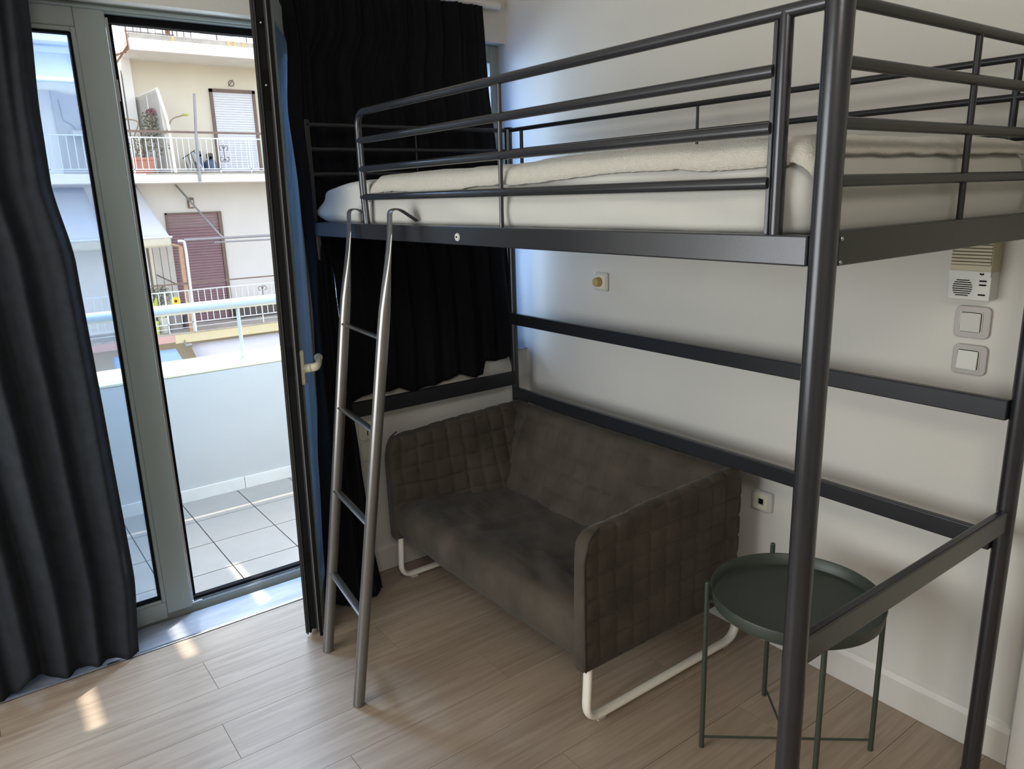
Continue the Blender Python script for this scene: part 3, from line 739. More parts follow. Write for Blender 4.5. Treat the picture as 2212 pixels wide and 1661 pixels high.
def polylen(pts, t):
    d = [0]
    for a, b in zip(pts, pts[1:]): d.append(d[-1]+math.hypot(b[0]-a[0], b[1]-a[1]))
    x = t*d[-1]
    for i in range(len(pts)-1):
        if x <= d[i+1] or i == len(pts)-2:
            f = (x-d[i])/max(1e-9, d[i+1]-d[i]); a, b = pts[i], pts[i+1]
            nx, ny = (b[1]-a[1]), -(b[0]-a[0]); l = math.hypot(nx, ny) or 1
            return a[0]+(b[0]-a[0])*f, a[1]+(b[1]-a[1])*f, nx/l, ny/l
def round_poly(pts, r, n=6):
    v = fillet([Vector((p[0], p[1], 0)) for p in pts], r, n); return [(p.x, p.y) for p in v]
def arm(side):
    def f(s, t):
        y = SY0+(SY1-SY0)*s
        d = y-SY0
        zt = SZT-.022*(1-min(1, d/.66))**1.0            # slightly lower towards the front
        if d < .075: zt -= .075-math.sqrt(max(0, .075**2-(.075-d)**2))
        thick = .052; slant = .006+.092*min(1, d/.50)
        sag = .018*math.sin(math.pi*min(1, d/.70))
        out_shift = -.004 if side < 0 else 0
        pl = [(.5, SZ0+.006), (0, SZ0), (0, zt), (thick, zt), (thick+slant, .33), (thick+slant, SZ0)]
        pl = [(thick*.5, SZ0), (0, SZ0), (0, zt), (thick, zt), (thick+slant, .33), (thick+slant, SZ0), (thick*.5, SZ0)]
        rp = [pl[0]]+[]
        pr = round_poly(pl, .025)
        a, z, nx, nz = polylen(pr, t)
        q = quilt(y, z, seed=side) if not (z <= SZ0+.004) else 0
        ef = min(1, d/.02); a += -nx*q*ef*(-1)*-1; z -= nz*q*ef
        a += -nx*0
        # front edge softening
        ins = .012*(1-min(1, d/.012))**2
        a = a+(thick*.5-a)*ins*10*.1 if False else a
        x = SX0+a if side < 0 else SX1-a
        if d < .014: 
            c = (1-d/.014)**2; mid = thick*.45; x = x+((SX0+mid if side < 0 else SX1-mid)-x)*.25*c
        return (x, y, z)
    return sweep('armrest', f, 100, 170, None, 'y')
for sd in (-1, 1):
    ao = link('armrest', arm(sd), M['suede'], sofa, smooth_angle=70)
    xo = (SX0-.002) if sd < 0 else (SX1+.002)
    xi = xo+(.020 if sd < 0 else -.020)
    pts = [(xo+(.004 if sd<0 else -.004), SY0+.004, SZ0+.004), (xo+(.004 if sd<0 else -.004), SY0+.002, .56), (xo+(.004 if sd<0 else -.004), SY0+.022, .628), (xo+(.006 if sd<0 else -.006), SY0+.06, .650)]
    link('piping', T(fillet(pts, .03), .0028, 8), M['suede_dark'], ao)
def backf(s, t):
    x = SX0+.03+(SX1-SX0-.06)*s
    th = .055; sl = .150+.012*math.sin(math.pi*s)
    pl = [(-.02, SZ0), (0, SZ0), (0, SZT-.004), (th, SZT-.004), (th+sl, .315), (th+sl, SZ0), (-.0, SZ0)]
    a, z, nx, nz = polylen(round_poly(pl[1:], .028), t)
    q = quilt(x, z, cell=.078, seed=5, depth=.008) if z > SZ0+.01 else 0
    a += nx*q*-1*-1*0+0; z += 0
    a -= 0
    y = SY1-a-q*.9
    return (x, y, z)
link('backrest', sweep('backrest', backf, 170, 130, None, 'x'), M['suede'], sofa, smooth_angle=70)
def seatf(s, t):
    x = SX0+.05+(SX1-SX0-.10)*s
    e = math.sin(math.pi*s)
    # profile in (y,z) from back bottom, over the top, round the front, to the front bottom
    zb = SZ0-.008*e-.004
    yb = -.13
    pl = [(yb, SZ0+.01), (yb, .345), (-.25, .335-.012*e), (-.42, .345-.018*e), (-.56, .368-.008*e), (-.685, .362), (-.708, .265), (-.672, zb), (-.60, zb), (yb, SZ0+.01)]
    y, z, nx, nz = polylen(round_poly(pl, .055, 8), t)
    w = .010*noise.noise(Vector((x*3.5, y*5, z*6)))+.0065*noise.noise(Vector((x*9+y*7, y*11, z*9)))+.004*abs(noise.noise(Vector((x*5-y*9, y*16+x*4, 2))))
    if y < -.12 and z > .23:
        w += quilt(x, y if z > .34 else z*1.0, cell=.085, seed=9, depth=.0016)*.55
        # puckers running off the front corners
        c = min(s, 1-s)
        w += .005*math.sin(60*(y+z*.6)+8*c)*math.exp(-c/.05)
    return (x, y-(.012*w/.01 if z < .34 and y < -.6 else 0)*1.0*.8, z+(w if z > .32 else 0))
link('seat', sweep('seat', seatf, 170, 150, None, 'x'), M['suede'], sofa, smooth_angle=80)
for sx in (-1, 1):
    x = .062 if sx < 0 else 1.226
    p = fillet([(x, -.668, .235), (x, -.680, .018), (x, .035, .018), (x, .045, .235)], .060, 8)
    link('leg_frame', MB().tube(p, .0165, 16, up=(1, 0, 0), r2=.011), M['white_metal'], sofa)
    for yy in (-.62, -.02):
        link('foot_pad', B(x-.008, x+.008, yy-.015, yy+.015, 0, .008), M['switch'], sofa)

# ================================================================== SIDE TABLE
CT = Vector((1.6565, -.293, 0)); RT = .2395
tb = thing('side_table', 'round dark green metal tray table beside the sofa and bed post', 'side table', CT)
CT2 = (1.645, -.283)
prof = [(0, .466), (.214, .466), (.222, .469), (.2275, .504), (.2262, .506), (.2235, .504), (.2165, .4735), (.210, .4705), (0, .4705)]
link('tray', MB().lathe((CT.x, CT.y, 0), prof, 72), M['green_metal'], tb, smooth_angle=50)
an = math.atan2(-.364, -.311)
lp = []
for k in range(4):
    a = math.atan2(-.182, -.155)+k*math.pi/2 if False else math.atan2(-.475+.293, 1.501-1.6565)+k*math.pi/2
    p = Vector((CT.x+RT*math.cos(a), CT.y+RT*math.sin(a), 0)); lp.append(p)
    lg = link('leg', T([p, p+Vector((0, 0, .528))], .0072, 16), M['green_metal'], tb)
    link('leg_tip', MB().sphere(p+Vector((0, 0, .528)), .0072, 14, 8, (1, 1, .7)), M['green_metal'], lg)
    link('tray_support', T([p+Vector((0, 0, .478)), CT+(p-CT)*.92+Vector((0, 0, .472))], .0045, 10), M['green_metal'], lg)
for a, b in ((0, 2), (1, 3)):
    link('crossbar', T([lp[a]+Vector((0, 0, .034+.0*a)), lp[b]+Vector((0, 0, .034))], .0036, 10), M['green_metal'], tb)

# ================================================================== OWN BALCONY
bal = sthing('balcony_floor', 'pale square ceramic tiles of the balcony floor', 'balcony floor', (-.9, -1.2, 0))
link('screed', B(-1.475, -.31, -4.0, 2.6, -.16, -.008), M['grout'], bal)
for i in range(4):
    xa = -1.470+.305*i; xb = min(xa+.305, -.312)
    for j in range(-9, 12):
        ya = -1.203+.30*j
        link('tile', B(xa+.0025, xb-.0025, ya+.0025, ya+.2975, -.008, -.001), M['tile'], bal)
pt = sthing('parapet', 'pale painted balcony parapet with cream coping', 'parapet', (-1.65, -.7, 0))
link('parapet_wall', B(-1.84, -1.472, -4.0, 2.6, -1.2, .700), M['parapet'], pt)
link('coping', B(-1.86, -1.468, -4.0, 2.6, .700, .714), M['coping'], pt, bevel=.003)
for j in range(-6, 12):
    ya = -1.20+.345*j-.0; link('skirting_tile', B(-1.4715, -1.462, ya+.0015, ya+.3435, 0, .068), M['skirt'], pt)
rl = thing('balcony_railing', 'white tubular handrail on posts along the balcony parapet', 'railing', (-1.62, -.73, .714))
link('handrail', T([(-1.62, -4.0, 1.034), (-1.62, 2.6, 1.034)], .029, 24), M['rail_own'], rl)
for y in (-.735, -2.2, .75):
    link('rail_post', T([(-1.62, y, .714), (-1.62, y, 1.01)], .0105, 14), M['rail_own'], rl)
    link('post_flange', T([(-1.62, y, .714), (-1.62, y, .720)], .026, 16), M['rail_own'], rl)
link('outer_wall', B(-.62, -.315, -8, DY0-.04, -8, 2.9), M['facade'])
# the names of this building's own outside wall follow the setting rule
ow = bpy.data.objects['outer_wall']; struct(ow, 'outside wall beside the balcony', 'wall')
struct(link('wall_outside', MB().box(-.62, -.315, .30, 8, -8, 2.9).box(-.325, -.312, YB+.02, .30, -.1, 2.9), M['facade']), 'outside wall right of the high window', 'wall')
# unseen canopy added over the balcony for shade; gaps shaped to cast sun patches
cn = thing('added_canopy', 'unseen slatted canopy added above the balcony, gaps shaped for the sun patches', 'canopy', (-1.2, 0, 2.76))
ZT = 2.75; XE = -2.13
gaps = [(-.40, -.915, -.645), (-.063, -1.14, -.855), (.275, -1.50, -1.05)]
yedges = [-4.2]
for gy_, a, b in gaps: yedges += [gy_-.030, gy_+.030]
yedges += [3.2]
for i in range(0, len(yedges), 2):
    a, b = yedges[i], yedges[i+1]; n = max(1, round((b-a)/.30))
    for k in range(n):
        link('board', B(XE, -.31, a+(b-a)*k/n, a+(b-a)*(k+1)/n, ZT, ZT+.03), M['canopy'], cn)
for gy_, a, b in gaps:
    link('board', B(XE, a, gy_-.030, gy_+.030, ZT, ZT+.03), M['canopy'], cn)
    link('board', B(b, -.31, gy_-.030, gy_+.030, ZT, ZT+.03), M['canopy'], cn)

# ================================================================== BUILDINGS ACROSS THE STREET
struct(link('street', B(-60, -.4, -40, 60, -9.2, -9.0), M['asphalt']), 'street below the balconies', 'street')
FXB = -13.0; WX = -14.1
ab = thing('apartment_building', 'cream apartment building with white and mauve roller shutters across the street', 'building', (-14.1, 3, -9))
YL = 1.24; YRR = 12
link('upper_wall', B(-22, WX, YL, YRR, 2.0, 4.45), M['facade'], ab)
link('lower_wall', B(-22, WX, YL, YRR, -.97, 2.0), M['facade_low'], ab)
link('ground_wall', B(-22, WX, YL, YRR, -9, -.97), M['facade'], ab)
link('side_pilaster', B(-14.1, -13.9, YL+.02, YL+.18, 2.1, 4.3), M['white_stucco'], ab)
link('roof_slab', B(-22, FXB, YL+.03, YRR, 4.30, 4.50), M['slab'], ab, bevel=.01)
link('roof_kerb', B(-13.35, -13.05, YL+.05, YRR, 4.50, 4.60), M['slabtop'], ab, bevel=.01)
for a, b in ((3.02, 3.10), (3.14, 3.19), (3.30, 3.36), (2.0, 2.06)):
    link('rust_stain', B(-13.048, -13.044, a, b, 4.44+rnd.uniform(0, .04), 4.595), M['rust_stain'], ab)
link('balcony_slab', B(WX, FXB, YL, YRR, 1.985, 2.135), M['slab'], ab, bevel=.008)
link('slab_surface', B(WX, FXB+.0, YL, YRR, 2.135, 2.16), M['slabtop'], ab)
link('balcony_slab', B(WX, FXB, 1.33, YRR, -1.08, -.90), M['coping'], ab, bevel=.008)
link('slab_surface', B(WX, FXB+.01, 1.33, YRR, -.90, -.87), M['slabtop'], ab)
link('wall_kerb', B(-13.35, -13.22, 1.75, YRR, 2.16, 2.215), M['slabtop'], ab, bevel=.02)
link('wall_kerb', B(-14.05, -13.9, 2.82, YRR, -.87, -.60), M['iron'], ab)
# white shutter door
sd_ = link('door_frame', MB().box(WX, WX+.05, 2.87, 2.93, 2.16, 3.85).box(WX, WX+.05, 3.74, 3.80, 2.16, 3.85).box(WX, WX+.05, 2.87, 3.80, 3.79, 3.86), M['brown_iron'], ab)
for k in range(34):
    z = 2.17+k*.0480; link('shutter_slat', B(WX, WX+.028, 2.93, 3.74, z, z+.045), M['shutter_white'], sd_, bevel=.004, seg=1)
md_ = link('door_frame', MB().box(WX, WX+.04, 1.70, 1.735, -.87, 1.42).box(WX, WX+.06, 2.74, 2.81, -.87, 1.42).box(WX, WX+.04, 1.70, 2.81, 1.385, 1.42), M['brown_iron'], ab)
for k in range(40):
    z = -.86+k*.0562; g_ = .014 if k in (38, 37, 36, 35) else .004
    link('shutter_slat', B(WX, WX+.03, 1.735, 2.74, z, z+.0562-g_), M['shutter_mauve'], md_, bevel=.006, seg=1)
# building left of it (seen through the glass)
nb = thing('neighbouring_building', 'white stucco building left of the cream one, seen through the closed glass leaf', 'building', (-14, -2, -9))
link('upper_wall', B(-22, -13.95, -9, YL, 2.1, 4.1), M['white_stucco'], nb)
link('lower_wall', B(-22, -14.0, -9, YL, -.9, 2.0), M['white_stucco'], nb)
link('ground_wall', B(-22, -13.9, -9, YL, -9, -.9), M['facade'], nb)
link('roof_slab', B(-22, -13.1, -9, .95, 4.36, 4.60), M['slab'], nb, bevel=.01)
link('balcony_slab', B(-13.95, FXB, -9, YL, 1.99, 2.16), M['slab'], nb, bevel=.008)
link('balcony_slab', B(-14, FXB+.01, -9, 1.33, -1.05, -.90), M['pink_slab'], nb, bevel=.008)
link('slab_surface', B(-14, FXB+.01, -9, 1.33, -.90, -.87), M['slabtop'], nb)
link('wall_panel', B(-13.95, -13.90, .02, .75, 2.16, 4.0), M['grey_panel'], nb)
link('wall_cable', T(fillet([(-13.89, .12, 3.5), (-13.89, .14, 3.15), (-13.89, .30, 3.05), (-13.89, .33, 2.9)], .05), .008, 6), M['grey_pipe'], nb)
tag(link('drainpipe', T([(-13.86, 1.12, 2.16), (-13.86, 1.06, 3.4), (-13.86, .99, 4.3)], .045, 12), M['white_stucco']), 'white drainpipe at the junction of the two buildings', 'drainpipe')
tag(link('roof_bracket', MB().box(-13.5, -13.0, .98, 1.02, 4.05, 4.6).tube([(-13.0, 1.24, 4.36), (-13.0, .92, 3.94)], .018, 8).tube([(-13.0, 1.24, 4.30), (-13.0, .92, 4.12)], .014, 8).tube([(-13.0, 1.2, 4.25), (-13.1, 1.0, 4.2)], .012, 6).tube([(-13.0, 1.24, 4.30), (-13.0, 1.24, 4.72)], .012, 6), M['rust']), 'rusty iron bracket at the roof corner', 'bracket')

# screen panel on the upper balcony
sc_ = thing('balcony_screen', 'slanted grey partition screen beside the flowering plant on the upper balcony', 'screen', (-13.6, 1.6, 2.16))
m = MB(); V_ = [(-14.05, 1.45, 3.57), (-13.0, 1.62, 3.62), (-13.0, 1.68, 2.17), (-14.05, 1.45, 2.17)]
link('panel', MB().add(V_+[(x, y+.03, z) for x, y, z in V_], [(0,1,2,3), (7,6,5,4), (0,4,5,1), (1,5,6,2), (2,6,7,3), (3,7,4,0)]), M['grey_panel'], sc_)
link('post', T(fillet([(-13.0, 1.63, 3.64), (-13.0, 1.74, 3.1), (-13.0, 1.76, 2.17)], .2), .028, 10), M['white_stucco'], sc_)
link('top_bar', T([(-14.05, 1.46, 3.60), (-13.0, 1.63, 3.66)], .02, 8), M['white_stucco'], sc_)
link('batten', T([(-13.5, 1.55, 2.17), (-13.5, 1.55, 3.6)], .018, 8), M['white_stucco'], sc_)

def balustrade(lab, x, y0, y1, zt, zb, zf, step, group, extra=True, posts=()):
    t = thing('balustrade', lab, 'railing', (x, (y0+y1)/2, zf), group)
    link('top_rail', B(x-.011, x+.011, y0, y1, zt-.012, zt+.010), M['rail_white'], t)
    link('bottom_rail', B(x-.008, x+.008, y0, y1, zb-.010, zb+.008), M['rail_white'], t)
    n = int((y1-y0)/step); proto = None
    for k in range(n+1):
        y = y0+k*step
        if proto is None:
            proto = link('bar', B(x-.006, x+.006, y-.0068, y+.0068, zb, zt-.01), M['rail_white'], t); y00 = y
        else:
            c = proto.copy(); COL.objects.link(c); c.location = (0, y-y00, 0); ORG[c.name] = ORG[proto.name]
    for y in posts: link('baluster_foot', B(x-.008, x+.008, y-.010, y+.010, zf, zt), M['rail_white'], t)
    if extra: link('footing_bar', B(x-.006, x+.006, y0, y1, (zb+zf)/2-.006, (zb+zf)/2+.004), M['rail_white'], t)
    return t
def scroll(t, x, y, z, s):
    m = MB(); m.tube([(x, y, z-s), (x, y, z+s)], .008, 6)
    for sy in (-1, 1):
        for sz in (-1, 1):
            pts = []
            for i in range(15):
                a = i/14*math.pi*1.7; r = .085*(1-i/22)
                pts.append((x+.002, y+sy*(.055-r*.55*math.cos(a)*.9+.0), z+sz*(s*.55-r*.8*math.sin(a)*(-1))))
            m.tube(pts, .006, 6)
    return link('scroll_ornament', m, M['iron'], t)
b1 = balustrade('white iron balustrade of the upper balcony with terracotta planter behind', FXB+.005, .98, 7.0, 2.80, 2.235, 2.16, .108, 'white balustrades across the street', posts=(1.05, 2.6, 3.2, 4.6))
scroll(b1, FXB+.01, 2.70, 2.52, .17)
b2 = balustrade('white iron balustrade of the lower balcony in front of the mauve shutter', FXB+.015, 1.02, 7.0, -.055, -.685, -.87, .122, 'white balustrades across the street', posts=(1.25, 1.70, 3.1, 4.6))
scroll(b2, FXB+.02, 3.15, -.25, .16)
b3 = balustrade('white iron balustrade on the upper balcony seen through the closed glass leaf', FXB+.005, -1.6, .86, 2.82, 2.24, 2.16, .125, 'white balustrades across the street', posts=(-.3, .4))
b4 = balustrade('white iron balustrade on the lower balcony seen through the closed glass leaf', FXB+.015, -1.6, .90, -.03, -.68, -.87, .125, 'white balustrades across the street', posts=(-.2, .55))
tag(link('iron_rail', B(-12.99, -12.97, .8, 7, 2.885, 2.925), M['brown_iron']), 'brown iron rail above the upper balustrade', 'rail')
tag(link('iron_rail', B(-12.99, -12.97, 1.03, 7, .07, .095), M['brown_iron']), 'thin brown iron rail above the lower balustrade', 'rail')
tag(link('iron_strut', T([(-14.0, 1.35, .22), (-13.0, 1.66, -.02)], .012, 8), M['brown_iron']), 'slanting brown iron strut before the grey panels', 'strut')
tag(link('awning_pole', MB().tube([(-12.96, 2.27, 3.60), (-12.96, 2.21, 2.9), (-12.96, 2.175, 2.0)], .026, 10), M['grey_pipe']), 'upright grey awning pole on the upper balcony', 'pole')
tag(link('awning_pole', MB().tube([(-14.02, 1.97, 1.97), (-12.98, 2.46, .93)], .020, 10).sphere((-12.98, 2.46, .92), .035, 10, 8), M['grey_pipe']), 'diagonal grey awning arm across the mauve shutter', 'pole')
tag(link('awning_crossbar', MB().tube([(-12.98, 1.74, .915), (-12.98, 7, .90)], .026, 10).tube([(-12.98, 2.3, .835), (-12.98, 7, .80)], .017, 8), M['grey_pipe']), 'grey horizontal awning bar before the mauve shutter', 'pole')
tag(link('downpipe', MB().tube(fillet([(-12.96, 1.62, .90), (-12.96, 1.735, .90), (-12.96, 1.745, .7), (-12.96, 1.73, -.87)], .05), .027, 10), M['rail_white']), 'white pipe running down before the mauve shutter', 'pipe')
tag(link('wooden_post', MB().box(-13.06, -12.99, 1.63, 1.70, -.87, .80).tube([(-13.03, 1.66, .80), (-13.03, 1.36, .88)], .022, 8), M['orange_post']), 'orange-brown post at the end of the grey panels', 'post')
lp_ = thing('wall_lamp', 'small brown box lamp on the wall above the mauve shutter', 'lamp', (WX, 2.23, 1.5))
link('housing', B(WX, WX+.07, 2.17, 2.29, 1.50, 1.71), M['brown_iron'], lp_, bevel=.01)
link('cover', B(WX+.07, WX+.085, 2.19, 2.27, 1.52, 1.66), M['grey_panel'], lp_, bevel=.006)
wo = thing('wall_ornament', 'small round wire ornament on the wall above the white shutter', 'ornament', (WX, 3.33, 3.98))
link('ring', MB().tube(arc((WX+.02, 3.34, 3.98), .055, 0, 2*math.pi, (0,1,0), (0,0,1), 20)[:-1], .007, 6, closed=True).tube([(WX+.02, 3.27, 3.92), (WX+.02, 3.38, 4.05)], .006, 6), M['iron'], wo)
# grey side panels (lower balcony)
sp = thing('side_panel_wall', 'pale grey vertical partition panels on the lower balcony', 'partition', (-14, 1.6, -.87))
for k, (a, b) in enumerate(((1.28, 1.34), (1.345, 1.48), (1.485, 1.615), (1.62, 1.73))):
    link('panel', B(-13.98, -13.94, a, b-.006, -.87, .95), M['facade'] if k == 0 else M['grey_panel'], sp)
# awnings
def awning(lab, x0, z0, x1, z1, yl0, yr0, yl1, yr1, zv, m1, m2, wavy=False, cassette=True):
    t = thing('awning', lab, 'awning', ((x0+x1)/2, (yl0+yr0)/2, z0), 'awnings across the street')
    g = []
    for i in range(9):
        u = i/8; sag = .03*math.sin(math.pi*u)
        g.append([(x0+(x1-x0)*u, yl0+(yl1-yl0)*u+(yr0-yl0+(yr1-yl1-yr0+yl0)*u)*v/12, z0+(z1-z0)*u-sag) for v in range(13)])
    link('canvas', MB().grid(g), m1, t, recalc=False, solid=.004)
    g = []; n = 48
    for i in range(4):
        row = []
        for v in range(n+1):
            y = yl1+(yr1-yl1)*v/n; d = zv-z1; w = (.16*abs(d)*math.sin(v/n*math.pi*6) if wavy and i == 3 else 0)
            row.append((x1+.004, y, z1+d*i/3+w))
        g.append(row)
    link('valance', MB().grid(g), m2, t, recalc=False, solid=.004)
    link('front_bar', T([(x1, yl1, z1), (x1, yr1+.04, z1)], .022, 10), M['rail_white'], t)
    if cassette: link('cassette', MB().box(x0-.06, x0+.06, yl0, yr0+.06, z0-.06, z0+.06), M['rail_white'], t, bevel=.02)
    return t
awning('white awning with pale valance left of the mauve shutter, lower balcony', -13.95, 2.0, FXB, .985, .55, 1.22, .60, 1.50, .80, M['awning_white'], M['valance'], cassette=False)
awning('pale blue-white awning with scalloped valance, top of the closed glass leaf', -13.5, 4.27, -12.7, 3.66, -2.0, .32, -2.0, .44, 3.47, M['awning_white'], M['valance'], wavy=True)
awning('pale awning with straight valance lower in the closed glass leaf', -13.95, 1.95, FXB, 1.0, -2.0, .30, -2.0, .46, .80, M['awning_white'], M['valance'], cassette=False)
awning('pale lilac awning hanging under the lower balcony slab', -13.1, -1.14, -12.6, -2.4, 1.62, 7, 1.95, 7, -2.6, M['awning_lilac'], M['awning_lilac'], cassette=False)
awning('blue and white awning below the pink slab edge', -13.0, -1.17, -12.3, -1.75, .2, 1.32, .1, 1.50, -1.95, M['awning_blue'], M['awning_blue'], cassette=False)
tag(link('awning_crank', MB().tube([(-12.97, 1.50, -1.13), (-12.97, 1.62, -1.13)], .035, 12).tube([(-12.97, 1.50, -1.02), (-12.97, 1.50, -1.18)], .014, 8), M['grey_pipe']), 'metal awning roller end under the lower slab', 'awning roller')
# roof railing and dishes
rr_ = thing('roof_railing', 'dark iron railing on the roof edge of the cream building', 'railing', (-13.2, 3, 4.6))
link('lower_bar', T([(-13.2, 1.26, 4.64), (-13.2, 2.1, 4.64)], .010, 6), M['iron'], rr_)
for k in range(10): link('bar', T([(-13.2, 1.28+k*.125, 4.6), (-13.2, 1.28+k*.125, 5.5)], .0075, 6), M['iron'], rr_)
link('mid_bar', T([(-13.2, 2.1, 4.92), (-13.2, 7, 4.92)], .008, 6), M['iron'], rr_)
for k in range(34): link('short_bar', T([(-13.2, 2.15+k*.07, 4.92), (-13.2, 2.15+k*.07, 5.4)], .005, 6), M['iron'], rr_)
link('top_bar', T([(-13.2, 1.26, 5.4), (-13.2, 7, 5.4)], .012, 6), M['iron'], rr_)
for y in (2.08, 2.88, 3.45): link('stanchion', T([(-13.2, y, 4.6), (-13.2, y, 5.5)], .011, 6), M['iron'], rr_)
for i, (y, z, r, lab) in enumerate(((2.27, 4.86, .33, 'left pale satellite dish on the roof behind the railing'), (3.08, 4.84, .32, 'right pale satellite dish on the roof edge'), (1.58, 4.95, .33, 'satellite dish by the brown cloth on the roof'))):
    t = thing('satellite_dish', lab, 'satellite dish', (-13.9, y, 4.5), 'satellite dishes on the roof')
    link('reflector', MB().lathe((-13.9, y, z), [(0, 0), (r*.5, .02), (r*.85, .06), (r, .09)], 24, 'x'), M['dish'], t)
    link('mast', T([(-13.95, y, 4.5), (-13.95, y, z)], .02, 8), M['grey_pipe'], t)
    link('feed_arm', T([(-13.88, y, z-r), (-13.55, y, z-.05)], .010, 6), M['grey_pipe'], t)
tag(link('folded_parasol', MB().tube([(-13.3, 2.02, 4.55), (-13.3, 2.0, 5.3)], [.035, .055], 8), M['rust']), 'folded brown cloth tied to the roof railing', 'parasol')

# plants and clutter across the street
def leaves(mb, c, r, n, size, rr, sc=(1,1,1)):
    for _ in range(n):
        d = Vector((rr.gauss(0, 1), rr.gauss(0, 1), rr.gauss(0, 1))).normalized()*r*rr.random()**.4
        p = Vector(c)+Vector((d.x*sc[0], d.y*sc[1], d.z*sc[2]))
        a = Vector((rr.uniform(-1,1), rr.uniform(-1,1), rr.uniform(-1,1))).normalized(); b = a.cross(Vector((rr.uniform(-1,1), rr.uniform(-1,1), rr.uniform(-1,1)))).normalized()
        s = size*rr.uniform(.6, 1.2)
        mb.add([p-a*s, p+b*s*.45, p+a*s, p-b*s*.45], [(0, 1, 2, 3)])
rp_ = random.Random(21)
bg_ = thing('bougainvillea', 'leggy flowering shrub with magenta blooms in the terracotta planter', 'plant', (-13.3, 1.25, 2.4))
m = MB(); leaves(m, (-13.3, 1.52, 3.05), .24, 420, .030, rp_, (1, .75, 1.35)); leaves(m, (-13.2, 1.25, 2.65), .22, 160, .03, rp_, (1, 1.2, 1.2)); leaves(m, (-13.2, .98, 3.1), .10, 30, .03, rp_, (1, 1.2, .6)); leaves(m, (-13.2, 1.62, 2.6), .18, 60, .03, rp_)
o = link('foliage', m, M['leaf_dark'], bg_, recalc=False); o['kind'] = 'stuff'
m = MB(); leaves(m, (-13.25, 1.55, 3.28), .10, 70, .026, rp_, (1, 1, .6)); o = link('blossom', m, M['magenta'], bg_, recalc=False); o['kind'] = 'stuff'
m = MB(); leaves(m, (-13.1, 2.07, 3.23), .07, 26, .028, rp_, (1, 1.4, .3)); o = link('young_leaf', m, M['yellow_green'], bg_, recalc=False); o['kind'] = 'stuff'
m = MB()
for pts in ([(-13.2, 1.22, 2.35), (-13.2, 1.3, 2.7), (-13.25, 1.5, 3.0), (-13.25, 1.55, 3.3)], [(-13.2, 1.20, 2.35), (-13.2, 1.15, 2.8), (-13.2, 1.3, 3.1), (-13.2, 1.0, 3.15)], [(-13.15, 1.6, 2.8), (-13.1, 1.76, 2.95), (-13.1, 1.82, 3.15), (-13.1, 2.05, 3.22)], [(-13.2, 1.1, 2.35), (-13.2, 1.35, 2.95), (-13.2, 1.5, 3.0)]):
    m.tube(fillet(pts, .1, 4), .012, 6)
link('stem', m, M['stem'], bg_)
pl_ = thing('planter', 'terracotta rectangular planter with rim on the upper balcony', 'planter', (-13.2, 1.25, 2.16))
m = MB()
def tbox(mb, cx, cy, z0, z1, hx0, hy0, hx1, hy1):
    vs = [(cx-hx0, cy-hy0, z0), (cx+hx0, cy-hy0, z0), (cx+hx0, cy+hy0, z0), (cx-hx0, cy+hy0, z0), (cx-hx1, cy-hy1, z1), (cx+hx1, cy-hy1, z1), (cx+hx1, cy+hy1, z1), (cx-hx1, cy+hy1, z1)]
    return mb.add(vs, [(0,3,2,1),(4,5,6,7),(0,1,5,4),(1,2,6,5),(2,3,7,6),(3,0,4,7)])
tbox(m, -13.2, 1.24, 2.16, 2.42, .09, .155, .12, .195); link('body', m, M['terracotta'], pl_, bevel=.01)
m = MB(); tbox(m, -13.2, 1.24, 2.40, 2.45, .135, .215, .14, .22); link('rim', m, M['terracotta'], pl_, bevel=.008)
def pot(name, lab, x, y, z, r0, r1, h, mt_, grp='plant pots on the lower balcony'):
    t = thing(name, lab, 'plant pot', (x, y, z), grp)
    link('body', MB().lathe((x, y, z), [(0, 0), (r0, 0), (r1, h*.9), (r1*1.08, h*.9), (r1*1.08, h), (r1*.95, h), (r1*.9, h*.85), (0, h*.85)], 20), mt_, t)
    return t
pot('plant_pot', 'lime green pot at the left end of the lower balcony', -13.12, 1.04, -.87, .055, .065, .26, M['lime_pot'])
pot('plant_pot', 'white pot with a bright green plant, beside the lime pot', -13.25, 1.22, -.87, .065, .085, .30, M['white_pot'])
pot('plant_pot', 'wide grey tub of the sunflower', -13.3, 1.44, -.87, .13, .15, .34, M['grey_pot'])
pot('plant_pot', 'small black pot behind the lime pot', -13.5, 1.06, -.87, .07, .09, .42, M['black'])
pot('plant_pot', 'narrow dark pot right of the grey tub', -13.5, 1.66, -.87, .07, .08, .25, M['iron'])
sf = thing('sunflower', 'yellow sunflower above the lower balcony rail', 'plant', (-13.25, 1.46, -.55))
c = Vector((-13.1, 1.465, -.255))
m = MB()
for k in range(16):
    a = k/16*2*math.pi; d = Vector((0, math.cos(a), math.sin(a))); e = Vector((0, -math.sin(a), math.cos(a)))
    m.add([c+d*.025+e*.014, c+d*.075+e*.018+Vector((.01,0,0)), c+d*.098, c+d*.075-e*.018+Vector((.01,0,0)), c+d*.025-e*.014], [(0,1,2,3,4)])
link('petal', m, M['yellow'], sf, recalc=False)
link('seed_head', MB().lathe(c, [(0, .016), (.022, .010), (.030, 0)], 14, 'x'), M['seed'], sf)
link('stem', T([(-13.28, 1.44, -.55), (-13.2, 1.46, -.35), c], .008, 6), M['leaf'], sf)
gp = thing('leafy_plant', 'broad yellow-green leaf plant at the left end of the lower balcony', 'plant', (-13.2, 1.1, -.6))
m = MB()
